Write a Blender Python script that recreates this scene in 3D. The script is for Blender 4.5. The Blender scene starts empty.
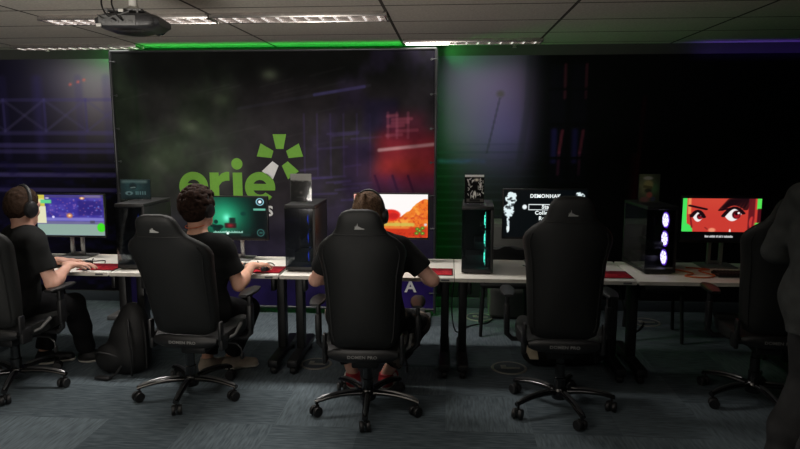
import bpy, bmesh, math, random
import numpy as np
from mathutils import Vector, Matrix
R = math.radians
PI = math.pi
random.seed(7)
rng = np.random.default_rng(7)
col = bpy.context.scene.collection

# ------------------------------------------------------------------ colours
def lin1(c):
    c = c / 255.0
    return c / 12.92 if c <= 0.04045 else ((c + 0.055) / 1.055) ** 2.4
def lin(c):
    return (lin1(c[0]), lin1(c[1]), lin1(c[2]), 1.0)
def lin_np(a):
    a = np.clip(a / 255.0, 0, 1)
    return np.where(a <= 0.04045, a / 12.92, ((a + 0.055) / 1.055) ** 2.4)

# ------------------------------------------------------------------ materials
def mat(name, c, rough=0.5, metal=0.0, emit=0.0, var=0.12, scale=40.0, bump=0.0, bscale=200.0, spec=0.5, coat=0.0):
    m = bpy.data.materials.new(name)
    m.use_nodes = True
    nt = m.node_tree
    b = nt.nodes['Principled BSDF']
    b.inputs['Roughness'].default_value = rough
    b.inputs['Metallic'].default_value = metal
    b.inputs['Specular IOR Level'].default_value = spec
    if coat:
        b.inputs['Coat Weight'].default_value = coat
        b.inputs['Coat Roughness'].default_value = 0.15
    L = lin(c)
    tc = nt.nodes.new('ShaderNodeTexCoord')
    if var > 0:
        n = nt.nodes.new('ShaderNodeTexNoise')
        n.inputs['Scale'].default_value = scale
        nt.links.new(tc.outputs['Object'], n.inputs['Vector'])
        r = nt.nodes.new('ShaderNodeValToRGB')
        r.color_ramp.elements[0].position = 0.3
        r.color_ramp.elements[1].position = 0.7
        r.color_ramp.elements[0].color = tuple(x * (1 - var) for x in L[:3]) + (1,)
        r.color_ramp.elements[1].color = tuple(min(1, x * (1 + var)) for x in L[:3]) + (1,)
        nt.links.new(n.outputs['Fac'], r.inputs['Fac'])
        nt.links.new(r.outputs['Color'], b.inputs['Base Color'])
    else:
        b.inputs['Base Color'].default_value = L
    if emit > 0:
        b.inputs['Emission Color'].default_value = L
        b.inputs['Emission Strength'].default_value = emit
    if bump > 0:
        n2 = nt.nodes.new('ShaderNodeTexNoise')
        n2.inputs['Scale'].default_value = bscale
        nt.links.new(tc.outputs['Object'], n2.inputs['Vector'])
        bp = nt.nodes.new('ShaderNodeBump')
        bp.inputs['Strength'].default_value = bump
        bp.inputs['Distance'].default_value = 0.002
        nt.links.new(n2.outputs['Fac'], bp.inputs['Height'])
        nt.links.new(bp.outputs['Normal'], b.inputs['Normal'])
    return m

def paint_mat(name, rough=0.7, emit=0.0, spec=0.3, base=True):
    """colours come from the mesh's own colour attribute"""
    m = bpy.data.materials.new(name)
    m.use_nodes = True
    nt = m.node_tree
    b = nt.nodes['Principled BSDF']
    b.inputs['Roughness'].default_value = rough
    b.inputs['Specular IOR Level'].default_value = spec
    a = nt.nodes.new('ShaderNodeAttribute')
    a.attribute_name = 'Col'
    if base:
        nt.links.new(a.outputs['Color'], b.inputs['Base Color'])
    else:
        b.inputs['Base Color'].default_value = (0.004, 0.004, 0.004, 1)
    if emit > 0:
        nt.links.new(a.outputs['Color'], b.inputs['Emission Color'])
        b.inputs['Emission Strength'].default_value = emit
    return m

def glass_mat(name, tint, refl=0.08):
    m = bpy.data.materials.new(name)
    m.use_nodes = True
    nt = m.node_tree
    nt.nodes.clear()
    o = nt.nodes.new('ShaderNodeOutputMaterial')
    t = nt.nodes.new('ShaderNodeBsdfTransparent')
    t.inputs['Color'].default_value = tint + (1,)
    g = nt.nodes.new('ShaderNodeBsdfGlossy')
    g.inputs['Roughness'].default_value = 0.05
    g.inputs['Color'].default_value = (0.9, 0.9, 0.9, 1)
    mx = nt.nodes.new('ShaderNodeMixShader')
    lw = nt.nodes.new('ShaderNodeLayerWeight')
    lw.inputs['Blend'].default_value = 0.2
    mp = nt.nodes.new('ShaderNodeMapRange')
    mp.inputs['To Min'].default_value = refl * 0.4
    mp.inputs['To Max'].default_value = 0.5
    nt.links.new(lw.outputs['Facing'], mp.inputs['Value'])
    nt.links.new(mp.outputs['Result'], mx.inputs['Fac'])
    nt.links.new(t.outputs[0], mx.inputs[1])
    nt.links.new(g.outputs[0], mx.inputs[2])
    nt.links.new(mx.outputs[0], o.inputs['Surface'])
    return m

# ------------------------------------------------------------------ mesh builder
class MB:
    def __init__(s):
        s.v = []; s.f = []; s.sm = []
    def add(s, vs, fs, smooth=False):
        o = len(s.v)
        s.v += [tuple(p) for p in vs]
        s.f += [tuple(i + o for i in f) for f in fs]
        s.sm += [smooth] * len(fs)
        return s
    def box(s, c, d, bev=0.0, rot=None, seg=2):
        """box centred at c with full sizes d, bevelled"""
        bm = bmesh.new()
        bmesh.ops.create_cube(bm, size=1.0)
        for v in bm.verts:
            v.co = Vector((v.co.x * d[0], v.co.y * d[1], v.co.z * d[2]))
        if bev > 0:
            bmesh.ops.bevel(bm, geom=list(bm.edges), offset=min(bev, min(d) * 0.49), segments=seg, affect='EDGES', profile=0.5)
        M = Matrix.Translation(Vector(c))
        if rot is not None:
            M = M @ (rot.to_4x4() if hasattr(rot, 'to_4x4') else rot)
        bm.verts.index_update()
        s.add([M @ v.co for v in bm.verts], [[v.index for v in f.verts] for f in bm.faces], bev > 0)
        bm.free()
        return s
    def rings(s, rs, cap=True, smooth=True, closed=False):
        n = len(rs[0])
        vs = [p for r in rs for p in r]
        fs = []
        m = len(rs)
        for i in range(m if closed else m - 1):
            a = i * n; b = ((i + 1) % m) * n
            for j in range(n):
                k = (j + 1) % n
                fs.append((a + j, a + k, b + k, b + j))
        if cap and not closed:
            fs.append(tuple(range(n))[::-1])
            fs.append(tuple((m - 1) * n + j for j in range(n)))
        return s.add(vs, fs, smooth)
    def tube(s, pts, r, n=10, closed=False, sx=1.0):
        P = [Vector(p) for p in pts]
        m = len(P)
        rr = r if hasattr(r, '__len__') else [r] * m
        T = []
        for i in range(m):
            if closed:
                t = P[(i + 1) % m] - P[i - 1]
            else:
                t = P[min(i + 1, m - 1)] - P[max(i - 1, 0)]
            T.append(t.normalized())
        up = Vector((0, 0, 1)) if abs(T[0].z) < 0.9 else Vector((0, 1, 0))
        a = T[0].cross(up).normalized()
        out = []
        for i in range(m):
            a = (a - T[i] * a.dot(T[i])).normalized()
            b = T[i].cross(a)
            out.append([P[i] + a * (rr[i] * sx * math.cos(2 * PI * j / n)) + b * (rr[i] * math.sin(2 * PI * j / n)) for j in range(n)])
        return s.rings(out, True, True, closed)
    def lathe(s, prof, c=(0, 0, 0), n=20, axis='z', smooth=True):
        """prof: (radius, height) pairs"""
        rs = []
        for r, h in prof:
            ring = []
            for j in range(n):
                x = r * math.cos(2 * PI * j / n); y = r * math.sin(2 * PI * j / n)
                p = {'z': (x, y, h), 'x': (h, x, y), 'y': (y, h, x)}[axis]
                ring.append((p[0] + c[0], p[1] + c[1], p[2] + c[2]))
            rs.append(ring)
        return s.rings(rs, True, smooth)
    def cyl(s, a, b, r, n=16):
        return s.tube([a, b], r, n)
    def mesh(s, name, mt):
        me = bpy.data.meshes.new(name)
        me.from_pydata(s.v, [], s.f)
        me.polygons.foreach_set('use_smooth', s.sm)
        bm = bmesh.new(); bm.from_mesh(me)
        bmesh.ops.recalc_face_normals(bm, faces=list(bm.faces))
        for e in bm.edges:
            if len(e.link_faces) == 2 and e.calc_face_angle(0) > R(38):
                e.smooth = False
        bm.to_mesh(me); bm.free()
        if mt: me.materials.append(mt)
        return me
    def build(s, name, mt, parent=None):
        return link(name, s.mesh(name, mt), parent)

def link(name, me, parent=None):
    o = bpy.data.objects.new(name, me)
    col.objects.link(o)
    if parent is not None: o.parent = parent
    return o
def tag(o, label=None, cat=None, group=None, kind=None):
    if label: o['label'] = label
    if cat: o['category'] = cat
    if group: o['group'] = group
    if kind: o['kind'] = kind
    return o
def thing(name, label, cat, loc=(0, 0, 0), yaw=0.0, group=None):
    o = bpy.data.objects.new(name, None)
    o.empty_display_size = 0.1
    col.objects.link(o)
    o.location = loc
    o.rotation_euler = (0, 0, yaw)
    return tag(o, label, cat, group)
def copy_tree(o, parent=None):
    c = o.copy()
    col.objects.link(c)
    if parent is not None: c.parent = parent
    for ch in list(o.children):
        copy_tree(ch, c)
    return c
def struct(name, mb, m):
    return tag(mb.build(name, m), kind='structure')

def curve_mesh(polys, extrude, mt, name, yoff=0.0):
    """filled outline(s) in the XZ plane with holes, facing -Y"""
    cu = bpy.data.curves.new('outline', 'CURVE')
    cu.dimensions = '2D'; cu.fill_mode = 'BOTH'; cu.extrude = extrude
    for pl in polys:
        sp = cu.splines.new('POLY')
        sp.points.add(len(pl) - 1)
        for i, p in enumerate(pl):
            sp.points[i].co = (p[0], p[1], 0, 1)
        sp.use_cyclic_u = True
    return _conv(cu, mt, name, yoff)
def text_mesh(body, size, mt, name, extrude=0.0005, align='CENTER', bold=0.0, yoff=0.0, sx=1.0, spacing=1.0):
    cu = bpy.data.curves.new('writing', 'FONT')
    cu.body = body; cu.size = size; cu.extrude = extrude
    cu.align_x = align; cu.align_y = 'CENTER'; cu.offset = bold
    cu.space_character = spacing
    cu.resolution_u = 3
    return _conv(cu, mt, name, yoff, sx)
def _conv(cu, mt, name, yoff=0.0, sx=1.0):
    t = bpy.data.objects.new('tmp', cu)
    col.objects.link(t)
    bpy.context.view_layer.update()
    dg = bpy.context.evaluated_depsgraph_get()
    me = bpy.data.meshes.new_from_object(t.evaluated_get(dg))
    bpy.data.objects.remove(t)
    bpy.data.curves.remove(cu)
    for v in me.vertices:
        x, y, z = v.co
        v.co = (x * sx, -z + yoff, y)
    me.materials.clear()
    me.materials.append(mt)
    me.name = name
    return me

# ------------------------------------------------------------------ painted sheets: colour per grid vertex
def paint(name, x0, x1, z0, z1, nx, nz, fn, mt, parent=None, y=0.0):
    xs = np.linspace(x0, x1, nx); zs = np.linspace(z0, z1, nz)
    X, Z = np.meshgrid(xs, zs)
    C = fn(X, Z)
    n = nx * nz
    co = np.stack([X.ravel(), np.full(n, y), Z.ravel()], 1)
    i = np.arange(n).reshape(nz, nx)
    q = np.stack([i[:-1, :-1], i[:-1, 1:], i[1:, 1:], i[1:, :-1]], -1).reshape(-1, 4)
    me = np_mesh(name, co, q)
    a = me.color_attributes.new('Col', 'FLOAT_COLOR', 'POINT')
    c4 = np.concatenate([lin_np(C.reshape(-1, 3)), np.ones((n, 1))], 1).astype(np.float32)
    a.data.foreach_set('color', c4.ravel())
    me.materials.append(mt)
    return link(name, me, parent)
def np_mesh(name, co, q, smooth=False):
    me = bpy.data.meshes.new(name)
    me.vertices.add(len(co))
    me.vertices.foreach_set('co', np.asarray(co, np.float32).ravel())
    k = q.shape[1]
    me.loops.add(q.size)
    me.loops.foreach_set('vertex_index', q.astype(np.int32).ravel())
    me.polygons.add(len(q))
    me.polygons.foreach_set('loop_start', np.arange(0, q.size, k, dtype=np.int32))
    me.polygons.foreach_set('loop_total', np.full(len(q), k, np.int32))
    me.polygons.foreach_set('use_smooth', np.full(len(q), smooth, bool))
    me.update(calc_edges=True)
    me.validate()
    return me
def sstep(a, b, x):
    t = np.clip((x - a) / (b - a + 1e-9), 0, 1)
    return t * t * (3 - 2 * t)
class Canvas:
    def __init__(s, X, Z, bg):
        s.X = X; s.Z = Z
        s.C = np.zeros(X.shape + (3,)) + np.array(bg, float)
    def mix(s, m, c, a=1.0):
        m = (np.clip(m, 0, 1) * a)[..., None]
        s.C = s.C * (1 - m) + np.array(c, float) * m
    def addc(s, m, c, a=1.0):
        s.C = s.C + (np.clip(m, 0, 1) * a)[..., None] * np.array(c, float)
    def box(s, x0, x1, z0, z1, soft=0.004):
        return sstep(x0 - soft, x0 + soft, s.X) * (1 - sstep(x1 - soft, x1 + soft, s.X)) * sstep(z0 - soft, z0 + soft, s.Z) * (1 - sstep(z1 - soft, z1 + soft, s.Z))
    def ell(s, cx, cz, rx, rz, soft=0.15):
        d = np.sqrt(((s.X - cx) / rx) ** 2 + ((s.Z - cz) / rz) ** 2)
        return 1 - sstep(1 - soft, 1 + soft, d)
    def glow(s, cx, cz, rx, rz):
        return np.exp(-(((s.X - cx) / rx) ** 2 + ((s.Z - cz) / rz) ** 2))
    def line(s, x0, z0, x1, z1, w, soft=None):
        dx, dz = x1 - x0, z1 - z0
        t = np.clip(((s.X - x0) * dx + (s.Z - z0) * dz) / (dx * dx + dz * dz), 0, 1)
        d = np.hypot(s.X - x0 - t * dx, s.Z - z0 - t * dz)
        soft = soft or w
        return 1 - sstep(w / 2, w / 2 + soft, d)
    def noise(s, sx, sz, seed=0, octv=3):
        r = np.random.default_rng(seed)
        out = np.zeros(s.X.shape); amp = 1.0; tot = 0
        for o in range(octv):
            g = r.random((64, 64))
            u = s.X / sx * 2 ** o; v = s.Z / sz * 2 ** o
            iu = np.floor(u).astype(int); iv = np.floor(v).astype(int)
            fu = u - iu; fv = v - iv
            fu = fu * fu * (3 - 2 * fu); fv = fv * fv * (3 - 2 * fv)
            G = lambda a, b: g[a % 64, b % 64]
            val = (G(iu, iv) * (1 - fu) + G(iu + 1, iv) * fu) * (1 - fv) + (G(iu, iv + 1) * (1 - fu) + G(iu + 1, iv + 1) * fu) * fv
            out += val * amp; tot += amp; amp *= 0.55
        return out / tot

# ------------------------------------------------------------------ figures: signed distance fields and surface nets
def V3(p): return np.array([p[0], p[1], p[2]], float)
class Field:
    def __init__(s, lo, hi, vox):
        s.lo = V3(lo); s.vox = vox
        s.n = np.ceil((V3(hi) - s.lo) / vox).astype(int) + 1
        s.F = np.full(tuple(s.n), 0.3, np.float32)
    def _sub(s, lo, hi):
        a = np.clip(np.floor((lo - s.lo) / s.vox).astype(int), 0, s.n)
        b = np.clip(np.ceil((hi - s.lo) / s.vox).astype(int) + 1, 0, s.n)
        if np.any(b <= a): return None, None
        sl = tuple(slice(i, j) for i, j in zip(a, b))
        ax = [s.lo[k] + s.vox * np.arange(a[k], b[k], dtype=np.float32) for k in range(3)]
        return sl, np.stack(np.meshgrid(*ax, indexing='ij'), -1)
    def _put(s, sl, d, k, op):
        A = s.F[sl]
        if op == 'add':
            if k > 0:
                h = np.clip(0.5 + 0.5 * (A - d) / k, 0, 1)
                s.F[sl] = A * (1 - h) + d * h - k * h * (1 - h)
            else: s.F[sl] = np.minimum(A, d)
        elif op == 'sub':
            s.F[sl] = np.maximum(A, -d)
        elif op == 'subs':
            h = np.clip(0.5 - 0.5 * (A + d) / k, 0, 1)
            s.F[sl] = A * (1 - h) - d * h + k * h * (1 - h)
        else: s.F[sl] = np.maximum(A, d)
    def cap(s, a, b, ra, rb=None, k=0.02, op='add', flat=False):
        a = V3(a); b = V3(b); rb = ra if rb is None else rb
        m = max(ra, rb) + 0.05
        sl, P = s._sub(np.minimum(a, b) - m, np.maximum(a, b) + m)
        if sl is None: return s
        ab = b - a; L2 = ab @ ab + 1e-12
        t = ((P - a) @ ab) / L2
        h = np.clip(t, 0, 1) if not flat else np.maximum(t, 0)
        d = np.linalg.norm(P - a - h[..., None] * ab, axis=-1) - (ra + (rb - ra) * np.clip(h, 0, 1))
        if flat: d = np.maximum(d, (t - 1) * math.sqrt(L2))
        s._put(sl, d, k, op); return s
    def ell(s, c, r, M=None, k=0.02, op='add'):
        c = V3(c); r = V3(r); m = r.max() + 0.05
        sl, P = s._sub(c - m, c + m)
        if sl is None: return s
        q = P - c
        if M is not None: q = q @ M          # columns of M are the ellipsoid's axes
        k0 = np.linalg.norm(q / r, axis=-1); k1 = np.linalg.norm(q / (r * r), axis=-1) + 1e-9
        s._put(sl, k0 * (k0 - 1) / k1, k, op); return s
    def plane(s, p, n, lo=None, hi=None):
        """cut away everything on the side n points to"""
        p = V3(p); n = V3(n) / np.linalg.norm(V3(n))
        lo = s.lo if lo is None else V3(lo); hi = s.lo + s.vox * s.n if hi is None else V3(hi)
        sl, P = s._sub(lo, hi)
        if sl is None: return s
        s.F[sl] = np.maximum(s.F[sl], (P - p) @ n); return s
    def wobble(s, amp, size, seed=0):
        ax = [s.lo[k] + s.vox * np.arange(s.n[k]) for k in range(3)]
        r = np.random.default_rng(seed)
        w = np.zeros(tuple(s.n), np.float32)
        for i in range(5):
            d = r.normal(size=3); d /= np.linalg.norm(d); f = 2 * PI / size * (0.7 + 0.8 * r.random())
            ph = r.random() * 6.28
            w += np.sin(f * (d[0] * ax[0][:, None, None] + d[1] * ax[1][None, :, None] + d[2] * ax[2][None, None, :]) + ph).astype(np.float32)
        s.F += amp * w / 3; return s
    def mesh(s, name, mt):
        F = s.F
        F[0] = F[-1] = 0.3; F[:, 0] = F[:, -1] = 0.3; F[:, :, 0] = F[:, :, -1] = 0.3
        S = F < 0
        nx, ny, nz = F.shape
        acc = np.zeros((nx - 1, ny - 1, nz - 1, 3), np.float32); cnt = np.zeros((nx - 1, ny - 1, nz - 1), np.float32)
        crossings = {}
        for ax in range(3):
            A = [slice(None)] * 3; B = [slice(None)] * 3
            A[ax] = slice(0, -1); B[ax] = slice(1, None)
            fa = F[tuple(A)]; fb = F[tuple(B)]
            x = (fa < 0) != (fb < 0)
            I = np.argwhere(x)
            crossings[ax] = (I, fa[x] < 0)
            t = fa[x] / (fa[x] - fb[x])
            pos = I.astype(np.float32); pos[:, ax] += t
            o1, o2 = [k for k in range(3) if k != ax]
            for d1 in (0, -1):
                for d2 in (0, -1):
                    J = I.copy(); J[:, o1] += d1; J[:, o2] += d2
                    np.add.at(acc, tuple(J.T), pos); np.add.at(cnt, tuple(J.T), 1)
        cell = cnt > 0
        idx = np.full(cell.shape, -1, np.int64)
        idx[cell] = np.arange(cell.sum())
        co = acc[cell] / cnt[cell][:, None] * s.vox + s.lo
        quads = []
        for ax in range(3):
            I, neg = crossings[ax]
            o1, o2 = (ax + 1) % 3, (ax + 2) % 3
            c = []
            for d1, d2 in ((-1, -1), (0, -1), (0, 0), (-1, 0)):
                J = I.copy(); J[:, o1] += d1; J[:, o2] += d2
                c.append(idx[tuple(J.T)])
            q = np.stack(c, 1)
            q[~neg] = q[~neg][:, ::-1]
            quads.append(q)
        me = np_mesh(name, co, np.concatenate(quads), True)
        me.materials.append(mt)
        return me
def ik(a, c, l1, l2, pole):
    a = V3(a); c = V3(c); pole = V3(pole)
    d = c - a; L = np.linalg.norm(d)
    L2 = min(L, (l1 + l2) * 0.995)
    u = d / L
    x = (l1 * l1 - l2 * l2 + L2 * L2) / (2 * L2)
    h = math.sqrt(max(l1 * l1 - x * x, 0))
    p = pole - u * (pole @ u); p = p / np.linalg.norm(p)
    return a + u * x + p * h, a + u * L2
# ------------------------------------------------------------------ palette
M = {}
M['wall'] = mat('wall_paint', (62, 63, 61), 0.9, var=0.05, scale=6)
M['skirting'] = mat('skirting_paint', (58, 66, 72), 0.8, var=0.06)
M['black_plastic'] = mat('black_plastic', (20, 20, 21), 0.45, var=0.15, bump=0.15, bscale=300)
M['black_metal'] = mat('black_powder_coat', (16, 16, 17), 0.5, var=0.15, bump=0.1)
M['leather'] = mat('black_faux_leather', (13, 14, 13), 0.6, var=0.12, scale=30, bump=0.35, bscale=260)
M['leather_wing'] = mat('black_faux_leather_panel', (16, 16, 16), 0.55, var=0.12, scale=30, bump=0.3, bscale=260)
M['gloss_black'] = mat('glossy_black', (15, 15, 16), 0.18, var=0.1, coat=0.6)
M['polished'] = mat('polished_dark_metal', (120, 120, 122), 0.28, metal=0.9, var=0.06)
M['caster'] = mat('caster_rubber', (24, 24, 25), 0.5, var=0.1)
M['letter_grey'] = mat('printed_grey', (128, 128, 126), 0.6, var=0.05)
M['emblem'] = mat('embroidered_grey', (140, 140, 138), 0.6, var=0.08)
M['desk_white'] = mat('white_laminate', (226, 222, 212), 0.45, var=0.02, scale=8)
M['desk_edge'] = mat('white_edge_band', (214, 209, 198), 0.5, var=0.02)
M['silver'] = mat('brushed_silver', (170, 170, 170), 0.35, metal=0.8, var=0.06)
M['grey_plastic'] = mat('grey_plastic', (96, 96, 95), 0.5, var=0.06)
M['bezel'] = mat('monitor_bezel', (12, 12, 13), 0.35, var=0.1)
M['red_mat'] = mat('red_mat_edge', (60, 14, 18), 0.8, var=0.1)
M['green'] = mat('logo_green', (112, 168, 58), 0.75, var=0.04)
M['white_print'] = mat('white_print', (226, 226, 224), 0.75, var=0.03)
M['frame_silver'] = mat('banner_frame_silver', (84, 86, 88), 0.35, metal=0.7, var=0.05)
M['cord'] = mat('black_cord', (14, 14, 15), 0.6, var=0.1)
M['orange_cord'] = mat('orange_cord', (196, 92, 44), 0.6, var=0.08)
M['pack'] = mat('black_nylon', (15, 15, 16), 0.65, var=0.2, scale=60, bump=0.5, bscale=400)
M['pack_trim'] = mat('black_webbing', (24, 24, 25), 0.6, var=0.2, scale=90)
M['projector'] = mat('projector_shell', (42, 42, 44), 0.4, var=0.08)
M['proj_white'] = mat('white_plate', (200, 198, 192), 0.5, var=0.04)
M['alu'] = mat('louvre_aluminium', (200, 194, 190), 0.25, metal=0.85, var=0.1, scale=14)
M['blade_glint'] = mat('louvre_blade_glint', (255, 244, 238), 0.3, emit=.75, var=.4, scale=5)  # glints on the louvre blades imitated by emission
M['fixture_glow'] = mat('lamp_tray', (255, 236, 226), 0.6, emit=0.16, var=0.35, scale=9)
M['fixture_dim'] = mat('dim_lamp_tray', (255, 236, 226), 0.6, emit=.10, var=.5, scale=9)
M['tube_glow'] = mat('lamp_tube', (255, 248, 240), 0.6, emit=7.0, var=0)
M['brass'] = mat('sprinkler_metal', (170, 168, 160), 0.35, metal=0.7, var=0.05)
M['ring_metal'] = mat('floor_box_ring', (126, 124, 116), 0.55, metal=0.2, var=0.06)
M['green_led'] = mat('green_led_tube', (20, 255, 50), 0.5, emit=11, var=0)
M['cabinet'] = mat('grey_cabinet', (92, 92, 88), 0.6, var=0.05)
M['glass'] = glass_mat('tinted_glass', (0.62, 0.64, 0.66), .2)
M['pc_inside'] = mat('pc_inside_black', (11, 11, 13), 0.5, var=0.2)
M['board'] = mat('circuit_board', (20, 22, 30), 0.5, var=0.35, scale=60)
M['acrylic'] = glass_mat('clear_acrylic', (0.98, 0.98, 0.98), 0.02)
M['paint_screen'] = paint_mat('screen_picture', 0.3, emit=1.0, base=False)
M['paint_print'] = paint_mat('printed_fabric', 0.9, spec=0.1)
M['paint_card'] = paint_mat('printed_card', 0.7, spec=0.2)
M['screen_white'] = mat('screen_white_letters', (235, 245, 245), 0.5, emit=0.9, var=0)
M['screen_black'] = mat('screen_black_letters', (6, 8, 10), 0.5, var=0)

# ------------------------------------------------------------------ room shell
XL, XR, YB, YW, ZC = -5.4, 4.6, -3.4, 6.13, 2.48
def carpet():
    m = bpy.data.materials.new('carpet_tiles'); m.use_nodes = True
    nt = m.node_tree; b = nt.nodes['Principled BSDF']
    N = nt.nodes.new; K = nt.links.new
    b.inputs['Roughness'].default_value = 0.95; b.inputs['Specular IOR Level'].default_value = 0.1
    tc = N('ShaderNodeTexCoord')
    mp = N('ShaderNodeMapping'); mp.inputs['Scale'].default_value = (2, 2, 2); K(tc.outputs['Object'], mp.inputs['Vector'])
    fl = N('ShaderNodeVectorMath'); fl.operation = 'FLOOR'; K(mp.outputs[0], fl.inputs[0])
    wn = N('ShaderNodeTexWhiteNoise'); wn.noise_dimensions = '2D'; K(fl.outputs[0], wn.inputs['Vector'])
    # streaks across each tile, turned by a quarter in every other one
    sx = N('ShaderNodeMapping'); sx.inputs['Scale'].default_value = (9, 70, 1); K(tc.outputs['Object'], sx.inputs['Vector'])
    sy = N('ShaderNodeMapping'); sy.inputs['Scale'].default_value = (70, 9, 1); K(tc.outputs['Object'], sy.inputs['Vector'])
    n1 = N('ShaderNodeTexNoise'); n1.inputs['Scale'].default_value = 1; n1.inputs['Detail'].default_value = 3; K(sx.outputs[0], n1.inputs['Vector'])
    n2 = N('ShaderNodeTexNoise'); n2.inputs['Scale'].default_value = 1; n2.inputs['Detail'].default_value = 3; K(sy.outputs[0], n2.inputs['Vector'])
    gt = N('ShaderNodeMath'); gt.operation = 'GREATER_THAN'; gt.inputs[1].default_value = 0.5; K(wn.outputs['Value'], gt.inputs[0])
    mx = N('ShaderNodeMix'); mx.data_type = 'FLOAT'; K(gt.outputs[0], mx.inputs[0]); K(n1.outputs['Fac'], mx.inputs[2]); K(n2.outputs['Fac'], mx.inputs[3])
    ad = N('ShaderNodeMath'); ad.operation = 'MULTIPLY_ADD'; ad.inputs[1].default_value = 0.24; K(wn.outputs['Value'], ad.inputs[0])
    ms = N('ShaderNodeMath'); ms.operation = 'MULTIPLY'; ms.inputs[1].default_value = 0.75; K(mx.outputs[0], ms.inputs[0]); K(ms.outputs[0], ad.inputs[2])
    r = N('ShaderNodeValToRGB'); e = r.color_ramp.elements
    e[0].position = 0.28; e[0].color = lin((64, 73, 78)); e[1].position = 0.95; e[1].color = lin((122, 134, 141))
    K(ad.outputs[0], r.inputs['Fac']); K(r.outputs['Color'], b.inputs['Base Color'])
    nf = N('ShaderNodeTexNoise'); nf.inputs['Scale'].default_value = 350; K(tc.outputs['Object'], nf.inputs['Vector'])
    bp = N('ShaderNodeBump'); bp.inputs['Strength'].default_value = 0.6; bp.inputs['Distance'].default_value = 0.004
    K(nf.outputs['Fac'], bp.inputs['Height']); K(bp.outputs[0], b.inputs['Normal'])
    return m
def ceiling_tiles():
    m = bpy.data.materials.new('ceiling_tiles'); m.use_nodes = True
    nt = m.node_tree; b = nt.nodes['Principled BSDF']
    N = nt.nodes.new; K = nt.links.new
    b.inputs['Roughness'].default_value = 0.95; b.inputs['Specular IOR Level'].default_value = 0.05
    tc = N('ShaderNodeTexCoord'); sp = N('ShaderNodeSeparateXYZ'); K(tc.outputs['Object'], sp.inputs[0])
    def lines(out, period, off, w):
        a = N('ShaderNodeMath'); a.operation = 'SUBTRACT'; a.inputs[1].default_value = off; K(sp.outputs[out], a.inputs[0])
        p = N('ShaderNodeMath'); p.operation = 'PINGPONG'; p.inputs[1].default_value = period / 2; K(a.outputs[0], p.inputs[0])
        l = N('ShaderNodeMath'); l.operation = 'LESS_THAN'; l.inputs[1].default_value = w; K(p.outputs[0], l.inputs[0])
        return l
    lx = lines('X', 1.2, -0.42, 0.011); ly = lines('Y', 0.6, 4.19, 0.011)
    mxm = N('ShaderNodeMath'); mxm.operation = 'MAXIMUM'; K(lx.outputs[0], mxm.inputs[0]); K(ly.outputs[0], mxm.inputs[1])
    n = N('ShaderNodeTexNoise'); n.inputs['Scale'].default_value = 60; n.inputs['Detail'].default_value = 4; K(tc.outputs['Object'], n.inputs['Vector'])
    r = N('ShaderNodeValToRGB'); e = r.color_ramp.elements
    e[0].position = 0.35; e[0].color = lin((186, 180, 171)); e[1].position = 0.7; e[1].color = lin((206, 200, 190)); K(n.outputs['Fac'], r.inputs['Fac'])
    mx = N('ShaderNodeMix'); mx.data_type = 'RGBA'; K(mxm.outputs[0], mx.inputs[0]); K(r.outputs['Color'], mx.inputs[6]); mx.inputs[7].default_value = lin((78, 74, 70))
    K(mx.outputs[2], b.inputs['Base Color'])
    return m
struct('floor', MB().box(((XL + XR) / 2, (YB + YW) / 2, -0.05), (XR - XL + 0.4, YW - YB + 0.4, 0.1)), carpet())
struct('ceiling', MB().box(((XL + XR) / 2, (YB + YW) / 2, ZC + 0.05), (XR - XL + 0.4, YW - YB + 0.4, 0.1)), ceiling_tiles())
struct('wall_back', MB().box(((XL + XR) / 2, YW + 0.05, ZC / 2), (XR - XL + 0.4, 0.1, ZC)), M['wall'])
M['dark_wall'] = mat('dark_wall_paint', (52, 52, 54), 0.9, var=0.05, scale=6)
struct('wall_left', MB().box((XL - 0.05, (YB + YW) / 2, ZC / 2), (0.1, YW - YB, ZC)), M['dark_wall'])
struct('wall_right', MB().box((XR + 0.05, (YB + YW) / 2, ZC / 2), (0.1, YW - YB, ZC)), M['dark_wall'])
struct('wall_front', MB().box(((XL + XR) / 2, YB - 0.05, ZC / 2), (XR - XL, 0.1, ZC)), M['dark_wall'])
struct('baseboard_back', MB().box(((XL + XR) / 2, YW - 0.008, 0.05), (XR - XL, 0.016, 0.1), 0.004), M['skirting'])

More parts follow.
